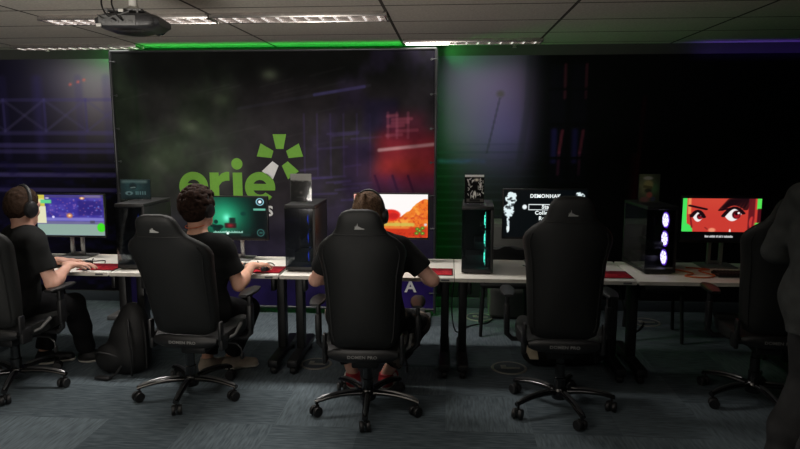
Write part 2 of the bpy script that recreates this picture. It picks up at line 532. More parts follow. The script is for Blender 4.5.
# ------------------------------------------------------------------ printed mural on the back wall
def mural(X, Z):
    c = Canvas(X, Z, (14, 14, 17))
    nz = c.noise(0.5, 0.5, 3); nf = c.noise(0.12, 0.05, 5)
    # left half: a dark violet street
    lg = sstep(-4.7, -3.3, X) * (1 - sstep(-2.6, -2.0, X))
    c.mix(lg * sstep(0.9, 2.3, Z), (150, 142, 154), 0.95)  # pale wash of the ceiling light painted into the print, stronger upwards
    c.mix((1 - sstep(-4.2, -3.4, X)) * (0.4 + 0.6 * nz), (36, 32, 74), 0.7)
    for x in (-4.35, -4.02, -3.98, -3.58, -3.3):
        c.mix(c.line(x, 1.45, x, 2.2, 0.03, 0.05), (72, 62, 140), 0.22)
    for z, k, w in ((1.68, .5, .02), (1.56, .7, .025), (1.5, .6, .02), (1.36, .45, .02), (1.27, .9, .022), (1.12, .75, .02)):
        c.mix(c.line(-6, z, -1.0, z, w, 0.02), (104, 94, 170), k * .8)
    for i in range(8):
        x = -5.2 + i * 0.42
        c.mix(c.line(x, 1.7, x + 0.42, 2.0, 0.012, 0.014), (100, 94, 140), 0.4)
        c.mix(c.line(x, 2.0, x + 0.42, 1.7, 0.012, 0.014), (100, 94, 140), 0.35)
        c.mix(c.line(x, 1.7, x, 2.0, 0.014, 0.014), (86, 78, 150), 0.45)
    c.mix(c.line(-5.2, 2.0, -2, 2.0, 0.015, 0.015), (86, 78, 150), 0.4)
    for x in (-3.66, -3.52, -3.58): c.mix(c.glow(x, 2.17 + (x + 3.58) * .3, 0.014, 0.012), (255, 120, 110), 0.9)
    c.mix((X < -1) * (Z < 1.4) * sstep(.45, .8, nf), (40, 34, 92), 0.5)
    # right half: lavender haze
    g = np.exp(-(np.abs(X - 0.35) / 0.52) ** 3) * sstep(0.75, 1.75, Z)
    c.mix(g, (124, 104, 148), 1.0)
    c.mix(c.glow(0.52, 1.62, 0.26, 0.35), (124, 108, 200), 0.55)
    c.mix((1 - sstep(0.9, 1.7, Z)) * np.exp(-((X - 0.5) / 1.0) ** 2), (50, 50, 54), 0.7)
    for i in range(14):
        z = 0.6 + 0.075 * i
        c.mix(c.line(-0.1, z, 1.0, z + .005, 0.006, 0.012), (74, 74, 104), 0.25 + 0.2 * (i % 3 == 0))
    c.mix(c.box(-0.1, 0.35, 1.40, 1.44, 0.02) * nf, (96, 96, 200), 0.9)
    c.mix(c.line(0.36, 1.5, 0.47, 2.0, 0.008, 0.01), (72, 68, 86), 0.6)
    c.mix(c.ell(0.475, 2.04, 0.035, 0.03, 0.6), (96, 88, 84), 0.7)
    c.mix(c.line(0.74, 2.36, 0.73, 1.95, 0.03, 0.03) + c.line(0.73, 1.95, 0.66, 1.4, 0.03, 0.03), (70, 66, 86), 0.45)
    # unlit buildings with narrow lit windows
    c.mix(sstep(.62, 1.0, X), (15, 15, 18), 0.96)
    for x0, b in ((1.0, .75), (1.19, .65)):
        c.mix(c.box(x0 - 0.07, x0 + 0.08, 1.22, 2.3, 0.03), (22, 20, 32), 0.8)
        c.mix(c.box(x0 - 0.05, x0 + 0.0, 1.4, 1.72, 0.02), (62, 54, 150), 0.7 * b)
        c.mix(c.line(x0 + 0.025, 1.5, x0 + 0.05, 1.7, 0.012, 0.015), (190, 74, 100), 0.7 * b)
        c.mix(c.line(x0 + 0.02, 1.3, x0 + 0.025, 1.5, 0.010, 0.015), (150, 62, 110), 0.6 * b)
        c.mix(c.line(x0 + 0.06, 2.0, x0 + 0.06, 2.3, 0.012, 0.012), (170, 70, 90), 0.55 * b)
        for z in (1.45, 1.76, 2.08): c.mix(c.line(x0 - 0.07, z, x0 + 0.08, z, 0.02, 0.01), (14, 14, 18), 0.8)
    c.mix(c.line(1.72, 0.9, 1.78, 2.0, 0.02, 0.02), (90, 24, 36), 0.4)
    c.mix(c.box(1.68, 1.76, 0.9, 1.5, 0.02), (70, 20, 30), 0.5)
    c.mix((X > 1.0) * sstep(.5, .85, nz), (20, 20, 26), 0.5)
    c.mix(c.ell(.58, 1.02, .018, .008, .4), (220, 220, 240), 0.9)
    return c.C
mu = paint('wall_mural', XL + 0.02, 4.0, 0.11, 2.385, 760, 190, mural, M['paint_print'], None, YW - 0.006)
tag(mu, 'dark printed night street mural with violet haze covering the back wall', 'mural')

# ------------------------------------------------------------------ banner stand
BX0, BX1, BZ0, BZ1, BY = -3.06, -0.125, 0.075, 2.40, 5.8
ban = thing('banner_stand', 'large black fabric banner wall with green burst logo behind the desks', 'banner', (0, BY, 0))
def banner(X, Z):
    c = Canvas(X, Z, (60, 56, 61))
    nz = c.noise(0.6, 0.6, 11); nf = c.noise(0.15, 0.15, 12); nb = c.noise(1.2, 0.3, 13)
    c.mix(sstep(0.2, 1, 1 - np.abs(X + 2.4) / 1.2) * (0.35 + 0.8 * nz), (64, 71, 62), 0.8)
    c.mix(sstep(1.98, 2.25, Z), (24, 26, 25), 0.85)
    c.mix(1 - sstep(BX0, BX0 + 0.5, X), (36, 42, 38), 0.7)
    c.mix(c.box(-2.86, -2.84, 0.4, 2.3, 0.02), (30, 52, 34), 0.5)
    for x, z, r in ((-2.05, 1.98, .05), (-1.6, 2.2, .05), (-2.62, 1.45, .12), (-2.05, 1.35, .1), (-2.35, 1.75, .08)):
        c.mix(c.glow(x, z, r * 1.5, r), (136, 150, 124), 0.6)
    for i in range(26):
        a = rng.uniform(BX0, BX1); b = rng.uniform(.9, 2.2)
        c.mix(c.line(a, b, a + .3, b + .07, .008, .01), (96, 98, 98), 0.14)
    c.mix(c.line(-1.9, 1.9, -0.7, 2.1, .012, .014), (78, 78, 96), 0.45)
    c.mix(c.line(-1.2, 2.02, -0.75, 2.09, .012, .014), (110, 104, 190), 0.6)
    for i in range(26):
        z = rng.uniform(0.4, 1.7); x = rng.uniform(-1.5, -0.8)
        c.mix(c.line(x, z, x + rng.uniform(.1, .4), z + .02, .008, .012), (96, 84, 150), 0.4)
    for x in np.arange(-1.3, -0.6, 0.12):
        c.mix(c.line(x, 1.3, x, 1.85, .006, .01), (90, 76, 140), 0.4)
    # violet facade and red neon front
    c.mix(c.box(-0.75, -0.45, 1.68, 1.98, .04), (52, 46, 84), .7)
    c.mix(c.box(-0.95, -.62, 1.1, 1.6, .06), (62, 44, 92), .5)
    red = c.box(-0.64, -.0, 1.27, 1.68, .10) * (.9 + .3 * nz)
    c.mix(red, (186, 54, 70), .85)
    c.mix(c.glow(-.4, 1.35, .25, .12), (206, 70, 50), .6)
    c.mix(c.box(-.66, -.05, 1.14, 1.32, .08), (124, 40, 90), .6)
    c.mix(c.line(-0.62, 1.53, -.1, 1.585, .010, .02), (255, 200, 206), .85)
    for x0, x1, z in ((-.54, -.46, 1.83), (-.5, -.33, 1.8), (-.54, -.40, 1.74), (-.46, -.28, 1.7), (-.55, -.42, 1.66), (-.5, -.36, 1.77)):
        c.mix(c.line(x0, z, x1, z + .008, .008, .02), (230, 140, 160), .6)
    c.mix(c.box(-.56, -.2, 1.6, 1.86, .09), (150, 44, 74), .5)
    for x in (-.54, -.46, -.36): c.mix(c.line(x, 1.64, x, 1.86, .012, .012), (220, 120, 150), .35)
    for x in (-.6, -.44, -.3): c.mix(c.line(x, 1.12, x - .06, 1.3, .012, .01), (60, 24, 60), .6)
    c.mix((1 - sstep(0.55, 1.1, Z)) * (.4 + .6 * nz), (44, 36, 84), 0.7)
    c.mix(1 - sstep(0.24, 0.42, Z), (36, 27, 82), 0.85); c.mix(c.box(-.5, 0, 0, .36, .08), (60, 40, 130), .8)
    n4 = c.noise(.3, .5, 61, 4); c.mix(sstep(.45, .75, n4) * (1 - sstep(-2.3, -1.3, X)) * sstep(.9, 1.3, Z), (58, 78, 54), .45); c.mix(sstep(.5, .75, n4) * sstep(-1.6, -.9, X), (66, 54, 96), .45)
    c.C *= (0.66 + 0.42 * nf * (.6 + .8 * n4))[..., None]
    return c.C
fab = paint('fabric', BX0, BX1, BZ0, BZ1, 380, 300, banner, M['paint_print'], ban, 0.0)
MB().box(((BX0 + BX1) / 2, 0.016, (BZ0 + BZ1) / 2), (BX1 - BX0 - .02, 0.004, BZ1 - BZ0 - .02)).build('backing', M['black_metal'], ban)
for x in (BX0 - .012, BX1 + .012):
    MB().cyl((x, 0, 0.03), (x, 0, BZ1 + .012), 0.013).build('frame_post', M['frame_silver'], ban)
for z in (BZ0 - 0.012, BZ1 + .012):
    MB().cyl((BX0 - .012, 0, z), (BX1 + .012, 0, z), 0.012).build('frame_rail', M['frame_silver'], ban)
for x in (BX0 + 0.07, BX1 - 0.1):
    MB().box((x, -0.14, 0.02), (.16, .42, .04), .008).box((x, 0, .05), (.05, .05, .06), .006).build('foot', M['grey_plastic'], ban)
for x, sx in ((BX0, -1), (BX1, 1)):
    for k in range(8):
        z = 0.22 + k * 0.3
        tie = MB().tube([(x - sx * .03, -.006, z), (x + sx * .006, -.018, z + .004), (x + sx * .028, -.004, z)], .004, 6)
        tie.lathe([(.002, 0), (.011, 0), (.011, .004), (.002, .004)], (x - sx * .03, -.007, z), 10, 'y')
        tie.build('tie', M['frame_silver'], ban)
def arc(cx, cz, r, a0, a1, n=28):
    return [(cx + r * math.cos(R(a0 + (a1 - a0) * i / n)), cz + r * math.sin(R(a0 + (a1 - a0) * i / n))) for i in range(n + 1)]
def logo(name, polys, m):
    return link(name, curve_mesh(polys, 0.0015, m, name, -0.003), ban)
def letter_e(cx, cz, ro, ri, sz):
    S = lambda pl: [(cx + (x) , cz + z * sz) for x, z in pl]
    bar0, bar1 = -0.028, 0.032
    a_b = math.degrees(math.asin(bar0 / ro))
    out = arc(0, 0, ro, a_b, 322, 44)
    inn = arc(0, 0, ri, 316, 180 + math.degrees(math.asin(-bar0 / ri)), 24)
    hole = arc(0, 0, ri, math.degrees(math.asin(bar1 / ri)), 180 - math.degrees(math.asin(bar1 / ri)), 24)
    logo('letter', [S(out + inn), S(hole)], M['green'])
letter_e(-2.345, 1.188, 0.137, 0.066, 1.02)
letter_e(-1.720, 1.188, 0.141, 0.068, 1.0)
rz0, rz1 = 1.052, 1.322
logo('letter', [[(-2.19, rz0), (-2.105, rz0), (-2.105, 1.2)] + [(-2.105 + .03, 1.236), (-2.04, 1.247), (-2.005, 1.248), (-2.005, 1.328), (-2.03, 1.329), (-2.075, 1.315), (-2.105, 1.285), (-2.105, rz1), (-2.19, rz1)]], M['green'])
logo('letter', [[(-1.972, rz0), (-1.885, rz0), (-1.885, rz1), (-1.972, rz1)]], M['green'])
logo('letter_dot', [arc(-1.93, 1.402, .052, 0, 354, 40)], M['green'])
for a, mm in ((90, 'green'), (18, 'green'), (162, 'green'), (-54, 'green'), (-126, 'white_print')):
    def pp(r, w, a=a):
        return (-1.527 + r * math.cos(R(a)) - w * math.sin(R(a)), 1.466 + r * math.sin(R(a)) + w * math.cos(R(a)))
    logo('burst_petal', [[pp(.073, -.034), pp(.205, -.062), pp(.205, .062), pp(.073, .034)]], M[mm])
link('letter', text_mesh('S', .125, M['white_print'], 'letter', .001, bold=.004), ban).location = (-1.634, -.004, .965)
link('letter', text_mesh('A', .15, M['white_print'], 'letter', .001, bold=.004), ban).location = (-.335, -.004, .275)

M['green_dim'] = mat('green_led_strip', (20, 255, 50), 0.5, emit=2, var=0)
# green light strip behind the banner, washing the wall above and beside it
led = thing('light_strip', 'green glowing light strip hidden along the top and right edge behind the banner', 'light strip', (0, 0, 0))
MB().box(((BX0 + BX1) / 2, BY + .07, 2.33), (BX1 - BX0 - .25, .03, .02), .004).build('strip_tube', M['green_dim'], led)
MB().box((BX1 - .03, BY + .05, 1.2), (.02, .03, 2.0), .004).build('strip_tube', M['green_led'], led)

# ------------------------------------------------------------------ desks
def make_desk(x0, label, right_end=None):
    x1 = x0 + 1.186
    d = thing('training_desk', label, 'desk', ((x0 + x1) / 2 + .003, 4.545, 0), 0, 'white training desks in a row')
    w = (x1 - x0) / 2
    MB().box((0, 0, 0.715), (2 * w, .65, .026), .003).build('tabletop', M['desk_white'], d)
    MB().box((0, -.3255, .715), (2 * w, .002, .024)).build('edge_band', M['desk_edge'], d)
    lb = MB().box((w - .06, -.328, .714), (.055, .003, .013), .001).build('asset_plate', M['grey_plastic'], d)
    for sx in (-1, 1):
        x = sx * (w - .062)
        lg = MB().box((x, .02, .37), (.058, .09, .60), .008)
        lg.box((x, .02, .685), (.05, .42, .035), .006)
        leg = lg.build('leg', M['black_metal'], d)
        MB().box((x, .02, .085), (.075, .64, .055), .014).build('foot_bar', M['black_metal'], leg)
        for sy in (-1, 1):
            MB().lathe([(.001, -.02), (.028, -.02), (.033, -.01), (.033, .01), (.028, .02), (.001, .02)], (x, .02 + sy * .27, .034), 16, 'x').box((x, .02 + sy * .27, .06), (.03, .03, .02), .004).build('caster', M['caster'], leg)
        MB().box((x - sx * .045, -.02, .6), (.03, .09, .1), .006).build('hinge', M['black_plastic'], d)
    MB().cyl((-w + .08, .05, .655), (w - .08, .05, .655), .017).build('cross_rail', M['black_metal'], d)
    MB().box((0, .2, .6), (2 * w - .3, .1, .012), .003).box((0, .25, .63), (2 * w - .3, .008, .07), .002).build('cable_tray', M['black_metal'], d)
    return d
DZ = .729
SEAM = [-3.54, -2.34, -1.14, .05, 1.25]
for x, l in zip(SEAM, ('white desk at the left edge under the purple game screen', 'white desk carrying the green game screen and a case with blue fans',
                       'white desk in the middle under the orange canyon screen', 'white desk under the black menu screen with white ornaments',
                       'dim white desk at right under the red face screen')):
    make_desk(x, l)

# ------------------------------------------------------------------ monitors
def scr1(X, Z):
    c = Canvas(X, Z, (58, 48, 148)); n = c.noise(.12, .1, 21)
    c.mix(sstep(.4, .8, n), (92, 78, 176), .7); c.mix(c.box(.62, .98, .5, .86, .03), (40, 30, 110), .7)
    c.mix(c.box(0, 1, .93, 1.0, .02), (74, 66, 120), .8); c.mix(c.box(.72, .97, .93, 1, .03), (150, 136, 160), .6)
    r = np.random.default_rng(4)
    for i in range(60):
        x, z = r.uniform(.15, .98), r.uniform(.45, .9)
        c.mix(c.glow(x, z, .012, .016), [(170, 120, 190), (110, 140, 230), (150, 90, 130)][i % 3], .6)
    c.mix(c.box(0, 1, .36, .44, .02), (128, 124, 204), .9)
    c.mix(c.box(0, 1, .28, .35, .01), (116, 112, 150), .9)
    c.mix(c.box(0, 1, 0, .28, .01), (142, 168, 158), 1)
    c.mix(c.box(0, .14, .3, .72, .006), (226, 224, 188), 1); c.mix(c.box(0, .13, .72, 1, .006), (206, 196, 78), 1)
    c.mix(c.box(.02, .12, .8, .9, .03), (236, 232, 190), .8)
    c.mix(c.box(.07, .23, .79, .88, .015), (96, 206, 140), 1)
    for x, z, a, b in ((.49, .49, .045, .06), (.69, .92, .04, .03)): c.mix(c.ell(x, z, a, b, .4), (214, 128, 74), .9); c.mix(c.glow(x, z, .02, .025), (255, 236, 190), 1)
    c.mix(c.ell(.245, .455, .02, .03, .3), (232, 226, 255), .9); c.mix(c.ell(.17, .92, .03, .02, .4), (220, 215, 240), .8)
    c.mix(c.box(.79, .86, .3, .37, .01), (76, 74, 96), .9)
    c.mix(c.ell(.95, .2, .06, .11, .15), (64, 222, 34), 1)
    return c.C
def scr2(X, Z):
    c = Canvas(X, Z, (5, 16, 18))
    c.mix(c.glow(.3, .55, .42, .55), (22, 128, 92), 1); c.mix(c.glow(.36, .52, .2, .28), (54, 186, 134), .9); c.mix(c.glow(.4, .5, .05, .09), (120, 255, 214), 1)
    c.mix(sstep(.7, .95, X), (6, 14, 16), .8); c.mix(1 - sstep(.04, .16, Z), (5, 12, 14), .9); c.mix(c.glow(0, .7, .2, .5), (10, 54, 46), .4)
    for x, z, a, b in ((.24, .4, .03, .05), (.2, .3, .05, .04), (.3, .28, .05, .05), (.25, .24, .06, .08)): c.mix(c.ell(x, z, a, b, .3), (6, 30, 28), .85)
    c.mix(c.box(.37, .54, .25, .37, .02), (40, 16, 20), .95); c.mix(c.glow(.45, .31, .05, .05), (150, 34, 44), .9); c.mix(c.box(.44, .53, .37, .5, .02), (14, 30, 30), .9)
    c.mix(c.ell(.65, .6, .04, .05, .4), (6, 54, 46), .9)
    r = np.random.default_rng(3)
    for i in range(34): c.mix(c.line(.2 + i * .013, .135, .2 + i * .013, .135 + r.uniform(.01, .045), .006, .006), (190, 240, 222), .75)
    c.mix(c.ell(.41, .12, .02, .03, .4), (240, 255, 250), 1)
    c.mix(c.ell(.9, .89, .06, .09, .1), (150, 210, 226), 1); c.mix(c.ell(.9, .89, .045, .07, .1), (8, 20, 26), 1); c.mix(c.ell(.9, .89, .025, .04, .3), (236, 248, 255), 1)
    c.mix(c.box(.8, .98, .68, .73, .01), (112, 196, 170), .9)
    c.mix(c.ell(.9, .14, .055, .09, .1), (70, 130, 124), .8); c.mix(c.ell(.9, .14, .042, .07, .1), (8, 20, 22), 1); c.mix(c.box(.88, .93, .12, .16, .01), (60, 120, 110), .7)
    c.mix(c.box(.6, .75, .05, .12, .02), (22, 60, 54), .7)
    return c.C
def scr3(X, Z):
    c = Canvas(X, Z, (255, 250, 248)); n = c.noise(.1, .12, 31, 4); n2 = c.noise(.03, .05, 32)
    h = .52 + .1 * np.sin(X * 9) + .08 * n + .28 * sstep(.72, 1.0, X) + .12 * (1 - sstep(.0, .18, X)) * (X < .3)
    hill = 1 - sstep(h - .01, h + .01, Z)
    c.mix(hill, (236, 120, 40), 1); c.mix(hill * sstep(.45, .7, n), (250, 172, 70), .8); c.mix(hill * sstep(.5, .75, n2), (206, 62, 30), .7)
    c.mix(c.ell(.5, .52, .13, .13, .15), (228, 44, 34), 1); c.mix(c.ell(.53, .5, .07, .07, .3), (180, 28, 30), .7)
    c.mix(c.box(0, 1, .0, .24, .03), (206, 56, 28), 1); c.mix(c.box(0, .82, .26, .34, .02), (206, 190, 84), .85); c.mix(c.box(.1, .75, .2, .25, .02), (238, 150, 60), .7)
    c.mix((1 - sstep(.0, .25, Z)) * sstep(.5, .8, n2), (150, 30, 24), .7)
    for x, z in ((.86, .2), (.93, .22), (.85, .1), (.93, .1), (.89, .16)): c.mix(c.ell(x, z, .03, .04, .3), (70, 120, 30), .9); c.mix(c.glow(x, z, .012, .015), (200, 236, 90), .8)
    c.mix(c.box(0, .12, .88, 1, .03), (220, 70, 50), .8); c.mix(c.ell(.97, .3, .02, .03, .4), (220, 220, 240), .9)
    return c.C
def scr4(X, Z):
    c = Canvas(X, Z, (4, 8, 11)); r = np.random.default_rng(9)
    for mir in (0, 1):
        fx = (lambda x: 1 - x) if mir else (lambda x: x)
        k = .62 if mir else 1
        for i in range(150):
            t = r.random(); a = r.uniform(0, 6.28); g = r.random() ** .5
            cx, cz, rx, rz = ((.09, .82, .06, .12), (.065, .56, .055, .12))[i % 2]
            c.mix(c.ell(fx(cx + rx * g * math.cos(a)), cz + rz * g * math.sin(a), .016, .026, .4), (228, 244, 246), .95)
        for i in range(30):
            c.mix(c.ell(fx(.06 + r.uniform(-.012, .012)), .45 - .35 * i / 30, .010, .018, .4), (220, 236, 240), .9)
        c.mix(c.ell(fx(.06), .18, .016, .05, .3), (240, 250, 250), 1)
        for i in range(24): c.mix(c.ell(fx(r.uniform(.02, .15)), r.uniform(.5, .9), .014, .02, .4), (6, 10, 14), .6)
    c.mix(c.box(.30, .80, .575, .70, .004), (236, 244, 246), 1); c.mix(c.box(.31, .79, .59, .685, .004), (5, 8, 11), 1)
    c.mix(c.ell(.255, .64, .028, .05, .3), (240, 248, 250), 1)
    return c.C
def scr5(X, Z):
    c = Canvas(X, Z, (200, 58, 48)); 
    c.mix(c.glow(.45, .95, .5, .25), (208, 70, 54), .8)
    c.mix(c.box(-.1, .055, .2, 1.1, .004) + (X + .06 * (Z - .2) < .075 - .0) * (Z < .9), (70, 226, 92), 1)
    c.mix(c.ell(.02, .22, .12, .18, .08), (70, 226, 92), 1)
    c.mix(c.line(.085, 1, .09, .62, .02, .02), (244, 150, 92), .9); c.mix(c.line(.10, .6, .13, .3, .012, .01), (120, 26, 28), .9)
    # plain drawn eyes
    def eye(cx, cz, w, h, lean, ir, ix):
        lid = (np.abs(X - cx) / w) ** 2
        zz = Z - cz - lean * (X - cx)
        c.mix((lid < 1) * (1 - sstep(h * (1 - lid) - .01, h * (1 - lid) + .01, zz)) * sstep(-h * (1 - lid) * .95 - .01, -h * (1 - lid) * .95 + .01, zz), (244, 240, 240), 1)
        c.mix(c.ell(ix, cz, ir, ir * 1.75, .12), (70, 10, 18), 1); c.mix(c.ell(ix + .005, cz - .02, ir * .65, ir * 1.1, .2), (150, 22, 34), 1)
        c.mix(c.ell(ix, cz + .02, ir * .35, ir * .6, .3), (20, 4, 8), 1); c.mix(c.ell(ix + ir * .5, cz + ir * .7, ir * .28, ir * .42, .3), (255, 250, 250), 1)
        xs = np.linspace(-1.15, 1.15, 9)
        for a, b in zip(xs[:-1], xs[1:]):
            za = cz + h * max(0, 1 - a * a * .8) * 1.02 + lean * w * a; zb = cz + h * max(0, 1 - b * b * .8) * 1.02 + lean * w * b
            c.mix(c.line(cx + w * a, za, cx + w * b, zb, .045, .01), (26, 8, 14), 1)
    eye(.20, .55, .068, .125, -.12, .038, .225)
    eye(.65, .60, .110, .155, .26, .055, .69)
    c.mix(c.line(.09, .80, .30, .72, .03, .015), (22, 8, 14), .95)
    for i in range(9):
        t = i / 8; c.mix(c.line(.50 + .3 * t, .72 + .12 * math.sin(t * 3), .60 + .25 * t, .93 + .03 * t, .05, .02), (24, 8, 14), .8)
    c.mix(c.line(.47, .7, .6, .74, .02, .015), (24, 8, 14), .9)
    c.mix(c.box(.84, .92, .2, 1.1, .01), (96, 22, 30), .95); c.mix(c.ell(.89, .42, .035, .14, .15), (196, 54, 52), 1); c.mix(c.line(.9, .32, .91, .55, .012, .012), (130, 24, 34), .9)
    c.mix(c.box(.945, 1.1, .72, 1.1, .006) + c.box(.93, 1.1, .2, .42, .02) * (X > .9 + .1 * (.5 - Z)), (84, 226, 84), 1)
    c.mix(c.box(.955, 1.1, .42, .74, .01), (70, 14, 24), 1)
    c.mix(c.ell(.39, .24, .045, .05, .4), (244, 156, 120), .9); c.mix(c.ell(.62, .22, .012, .05, .3), (255, 240, 230), .95)
    c.mix(c.line(.30, .3, .33, .26, .012, .01), (120, 30, 30), .7)
    c.mix(Z < .205, (3, 3, 4), 1); c.mix(Z > .97, (3, 3, 4), 1)
    r = np.random.default_rng(5); x = .31
    while x < .66:                      # a line of subtitle too small to read
        c.mix(c.line(x, .075, x, .075 + r.uniform(.025, .045), .006, .005), (226, 228, 230), .9); x += .0125 if r.random() > .16 else .022
    return c.C
def make_monitor(cx, y, w, h, zb, fn, label, yaw=0.0):
    """w, h: picture size; zb: picture bottom"""
    t = thing('monitor', label, 'monitor', (cx, y, DZ), yaw, 'monitors on the desks')
    z0 = zb - DZ; b = .007
    MB().box((0, .018, z0 + h / 2 - .004), (w + 2 * b, .03, h + 2 * b + .010), .004).box((0, .045, z0 + h / 2), (w * .6, .03, h * .5), .012).build('housing', M['bezel'], t)
    s = paint('screen', -w / 2, w / 2, 0, h, 240, 136, lambda X, Z: fn(X / w + .5, Z / h), M['paint_screen'], t, 0)
    s.location = (0, .0022, z0)
    st = MB()
    for sx in (-1, 1): st.box((sx * .042, .075, (z0 + .12) / 2), (.028, .02, z0 + .12), .004)
    st.box((0, .075, z0 + .12), (.112, .024, .05), .006).box((0, .078, .02), (.112, .02, .03), .004)
    st.build('stand_column', M['silver'], t)
    MB().box((0, .06, .005), (.25, .2, .008), .003).build('stand_base', M['grey_plastic'], t)
    return t, s
make_monitor(-2.885, 4.70, .535, .312, .905, scr1, 'monitor showing a purple game with pale yellow side panel')
make_monitor(-1.608, 4.70, .518, .312, .898, scr2, 'monitor showing a glowing green game scene')
make_monitor(-.418, 4.70, .545, .320, .920, scr3, 'monitor showing orange canyon cliffs under a white sky')
t4, s4 = make_monitor(.702, 4.70, .595, .345, .934, scr4, 'black monitor showing a white menu between ornaments')
make_monitor(1.94, 4.70, .54, .312, .925, scr5, 'monitor showing an angry red face close up')
for txt, x, z, sz, ink in (('DEMONHAK', .2675, .300, .036, 'screen_white'), ('Start', .285, .222, .038, 'screen_white'),
                           ('Collection', .285, .178, .038, 'screen_white'), ('Review', .285, .138, .038, 'screen_white')):
    o = link('writing', text_mesh(txt, sz, M[ink], 'writing', .0003, bold=.0012, spacing=1.1), s4)
    o.location = (x - .2975 + .03, -.001, z)

# ------------------------------------------------------------------ computer cases
PW, PD, PH = .215, .44, .468
def make_case(loc, yaw, led_c, label, strength=5.0, inner=None):
    ro, ri, hz = (.046, .031, -.0175) if inner else (.034, .026, -.021)
    t = thing('computer_case', label, 'computer', loc, yaw, 'glass computer cases')
    ledm = mat('fan_light', led_c, .4, emit=strength, var=0)
    halo = mat('fan_halo', inner or led_c, .4, emit=strength * .35, var=0)
    MB().box((0, PD / 2, .022), (PW, PD, .028), .004).build('base', M['black_metal'], t)
    MB().box((0, PD / 2, PH - .012), (PW, PD, .024), .004).build('top_panel', M['black_metal'], t)
    MB().box((PW / 2 - .004, PD / 2, PH / 2), (.008, PD - .004, PH - .05), .002).build('side_panel', M['pc_inside'], t)
    MB().box((0, PD - .006, PH / 2), (PW - .02, .01, PH - .05), .002).build('back_panel', M['black_metal'], t)
    MB().box((-PW / 2 + .006, PD - .01, PH / 2), (.01, .018, PH - .05), .002).build('post', M['black_metal'], t)
    MB().box((PW / 2 - .012, .008, PH / 2), (.02, .014, PH - .05), .002).build('post', M['black_metal'], t)
    MB().box((-.008, .003, PH / 2), (PW - .02, .004, PH - .052)).build('front_glass', M['glass'], t)
    MB().box((-PW / 2 + .002, PD / 2 - .01, PH / 2), (.004, PD - .03, PH - .052)).build('side_glass', M['glass'], t)
    MB().box((.075, PD / 2 + .08, PH / 2 + .03), (.006, .25, .3), .002).box((.06, PD / 2 + .06, .33), (.03, .05, .06), .004).build('motherboard', M['board'], t)
    MB().box((.03, .22, .185), (.1, .27, .045), .008).build('graphics_card', M['pc_inside'], t)
    MB().box((.0, .25, .07), (.16, .2, .07), .006).build('power_supply', M['pc_inside'], t)
    for z in (.105, .235, .365):
        f = MB().box((.0, 0, 0), (.024, .118, .118), .006)
        fo = f.build('fan', M['pc_inside'], t); fo.location = (.066, .075, z)
        fb = MB().lathe([(.012, -.013), (.014, -.016), (.001, -.016)], (0, 0, 0), 12, 'x')
        for k in range(7):
            a = 2 * PI * k / 7
            fb.box((-.014, .032 * math.cos(a), .032 * math.sin(a)), (.003, .034, .016), 0, Matrix.Rotation(a, 3, 'X') @ Matrix.Rotation(.5, 3, 'Y'))
        fb.build('fan_blades', M['grey_plastic'], fo)
        rg = MB().lathe([(ri, -.0125), (ro, -.0125), (ro, hz), (ri, hz)], (0, 0, 0), 28, 'x')
        rg.build('light_ring', ledm, fo)
        MB().lathe([(.047, -.0125), (.056, -.0125), (.056, -.015), (.047, -.015)], (0, 0, 0), 28, 'x').build('halo_ring', halo, fo)
    ft = MB()
    for sx in (-1, 1):
        for sy in (.04, PD - .04): ft.box((sx * (PW / 2 - .03), sy, .005), (.03, .04, .01), .003)
    ft.build('feet', M['caster'], t)
    return t
make_case((-2.22, 4.32, DZ), R(0), (40, 90, 255), 'black glass case with blue fans at far left beside the purple screen', 2.6)
make_case((-1.015, 4.335, DZ), R(0), (40, 80, 255), 'black glass case with blue fans left of the canyon screen', 2.6)
make_case((.205, 4.35, DZ), R(-2), (90, 250, 215), 'black glass case with turquoise fans standing before the green lit wall', 3.5)
make_case((1.452, 4.44, DZ), R(5), (232, 220, 255), 'black glass case with white violet ring fans left of the red face screen', 4.5, (120, 60, 230))

# display cards on the cases
def card1(X, Z):
    c = Canvas(X, Z, (14, 28, 32)); n = c.noise(.2, .2, 41)
    c.mix(c.box(.05, .9, .82, .96, .06), (84, 110, 108), .7); c.mix(c.glow(.45, .6, .3, .3) * (.4 + n), (30, 74, 80), .8); c.mix(c.ell(.42, .66, .12, .16, .4), (8, 18, 22), .9)
    c.mix(c.line(.36, .58, .48, .6, .03, .03), (120, 150, 150), .7)
    c.mix(c.ell(.28, .3, .13, .1, .2), (88, 128, 134), .9); c.mix(c.ell(.28, .28, .05, .06, .3), (14, 28, 34), .9)
    for x in (.5, .56, .64, .72, .8): c.mix(c.box(x, x + .04, .22, .4, .015), (84, 132, 138), .8)
    return 255 * (c.C / 255) ** .72
def card2(X, Z):
    c = Canvas(X, Z, (44, 44, 42)); n = c.noise(.15, .12, 42, 4)
    h = .76 + .10 * (n - .5) - .05 * np.abs(X - .2)
    c.mix(sstep(h - .05, h + .05, Z), (200, 200, 194), 1); c.mix((Z < .75) * sstep(.4, .8, n), (66, 65, 61), .7)
    c.mix(1 - sstep(.1, .4, Z), (28, 29, 30), .8); c.mix(c.glow(.5, .33, .07, .05), (150, 146, 138), .7); c.mix(c.box(.3, .75, .14, .18, .02), (96, 96, 92), .6)
    return c.C * .8
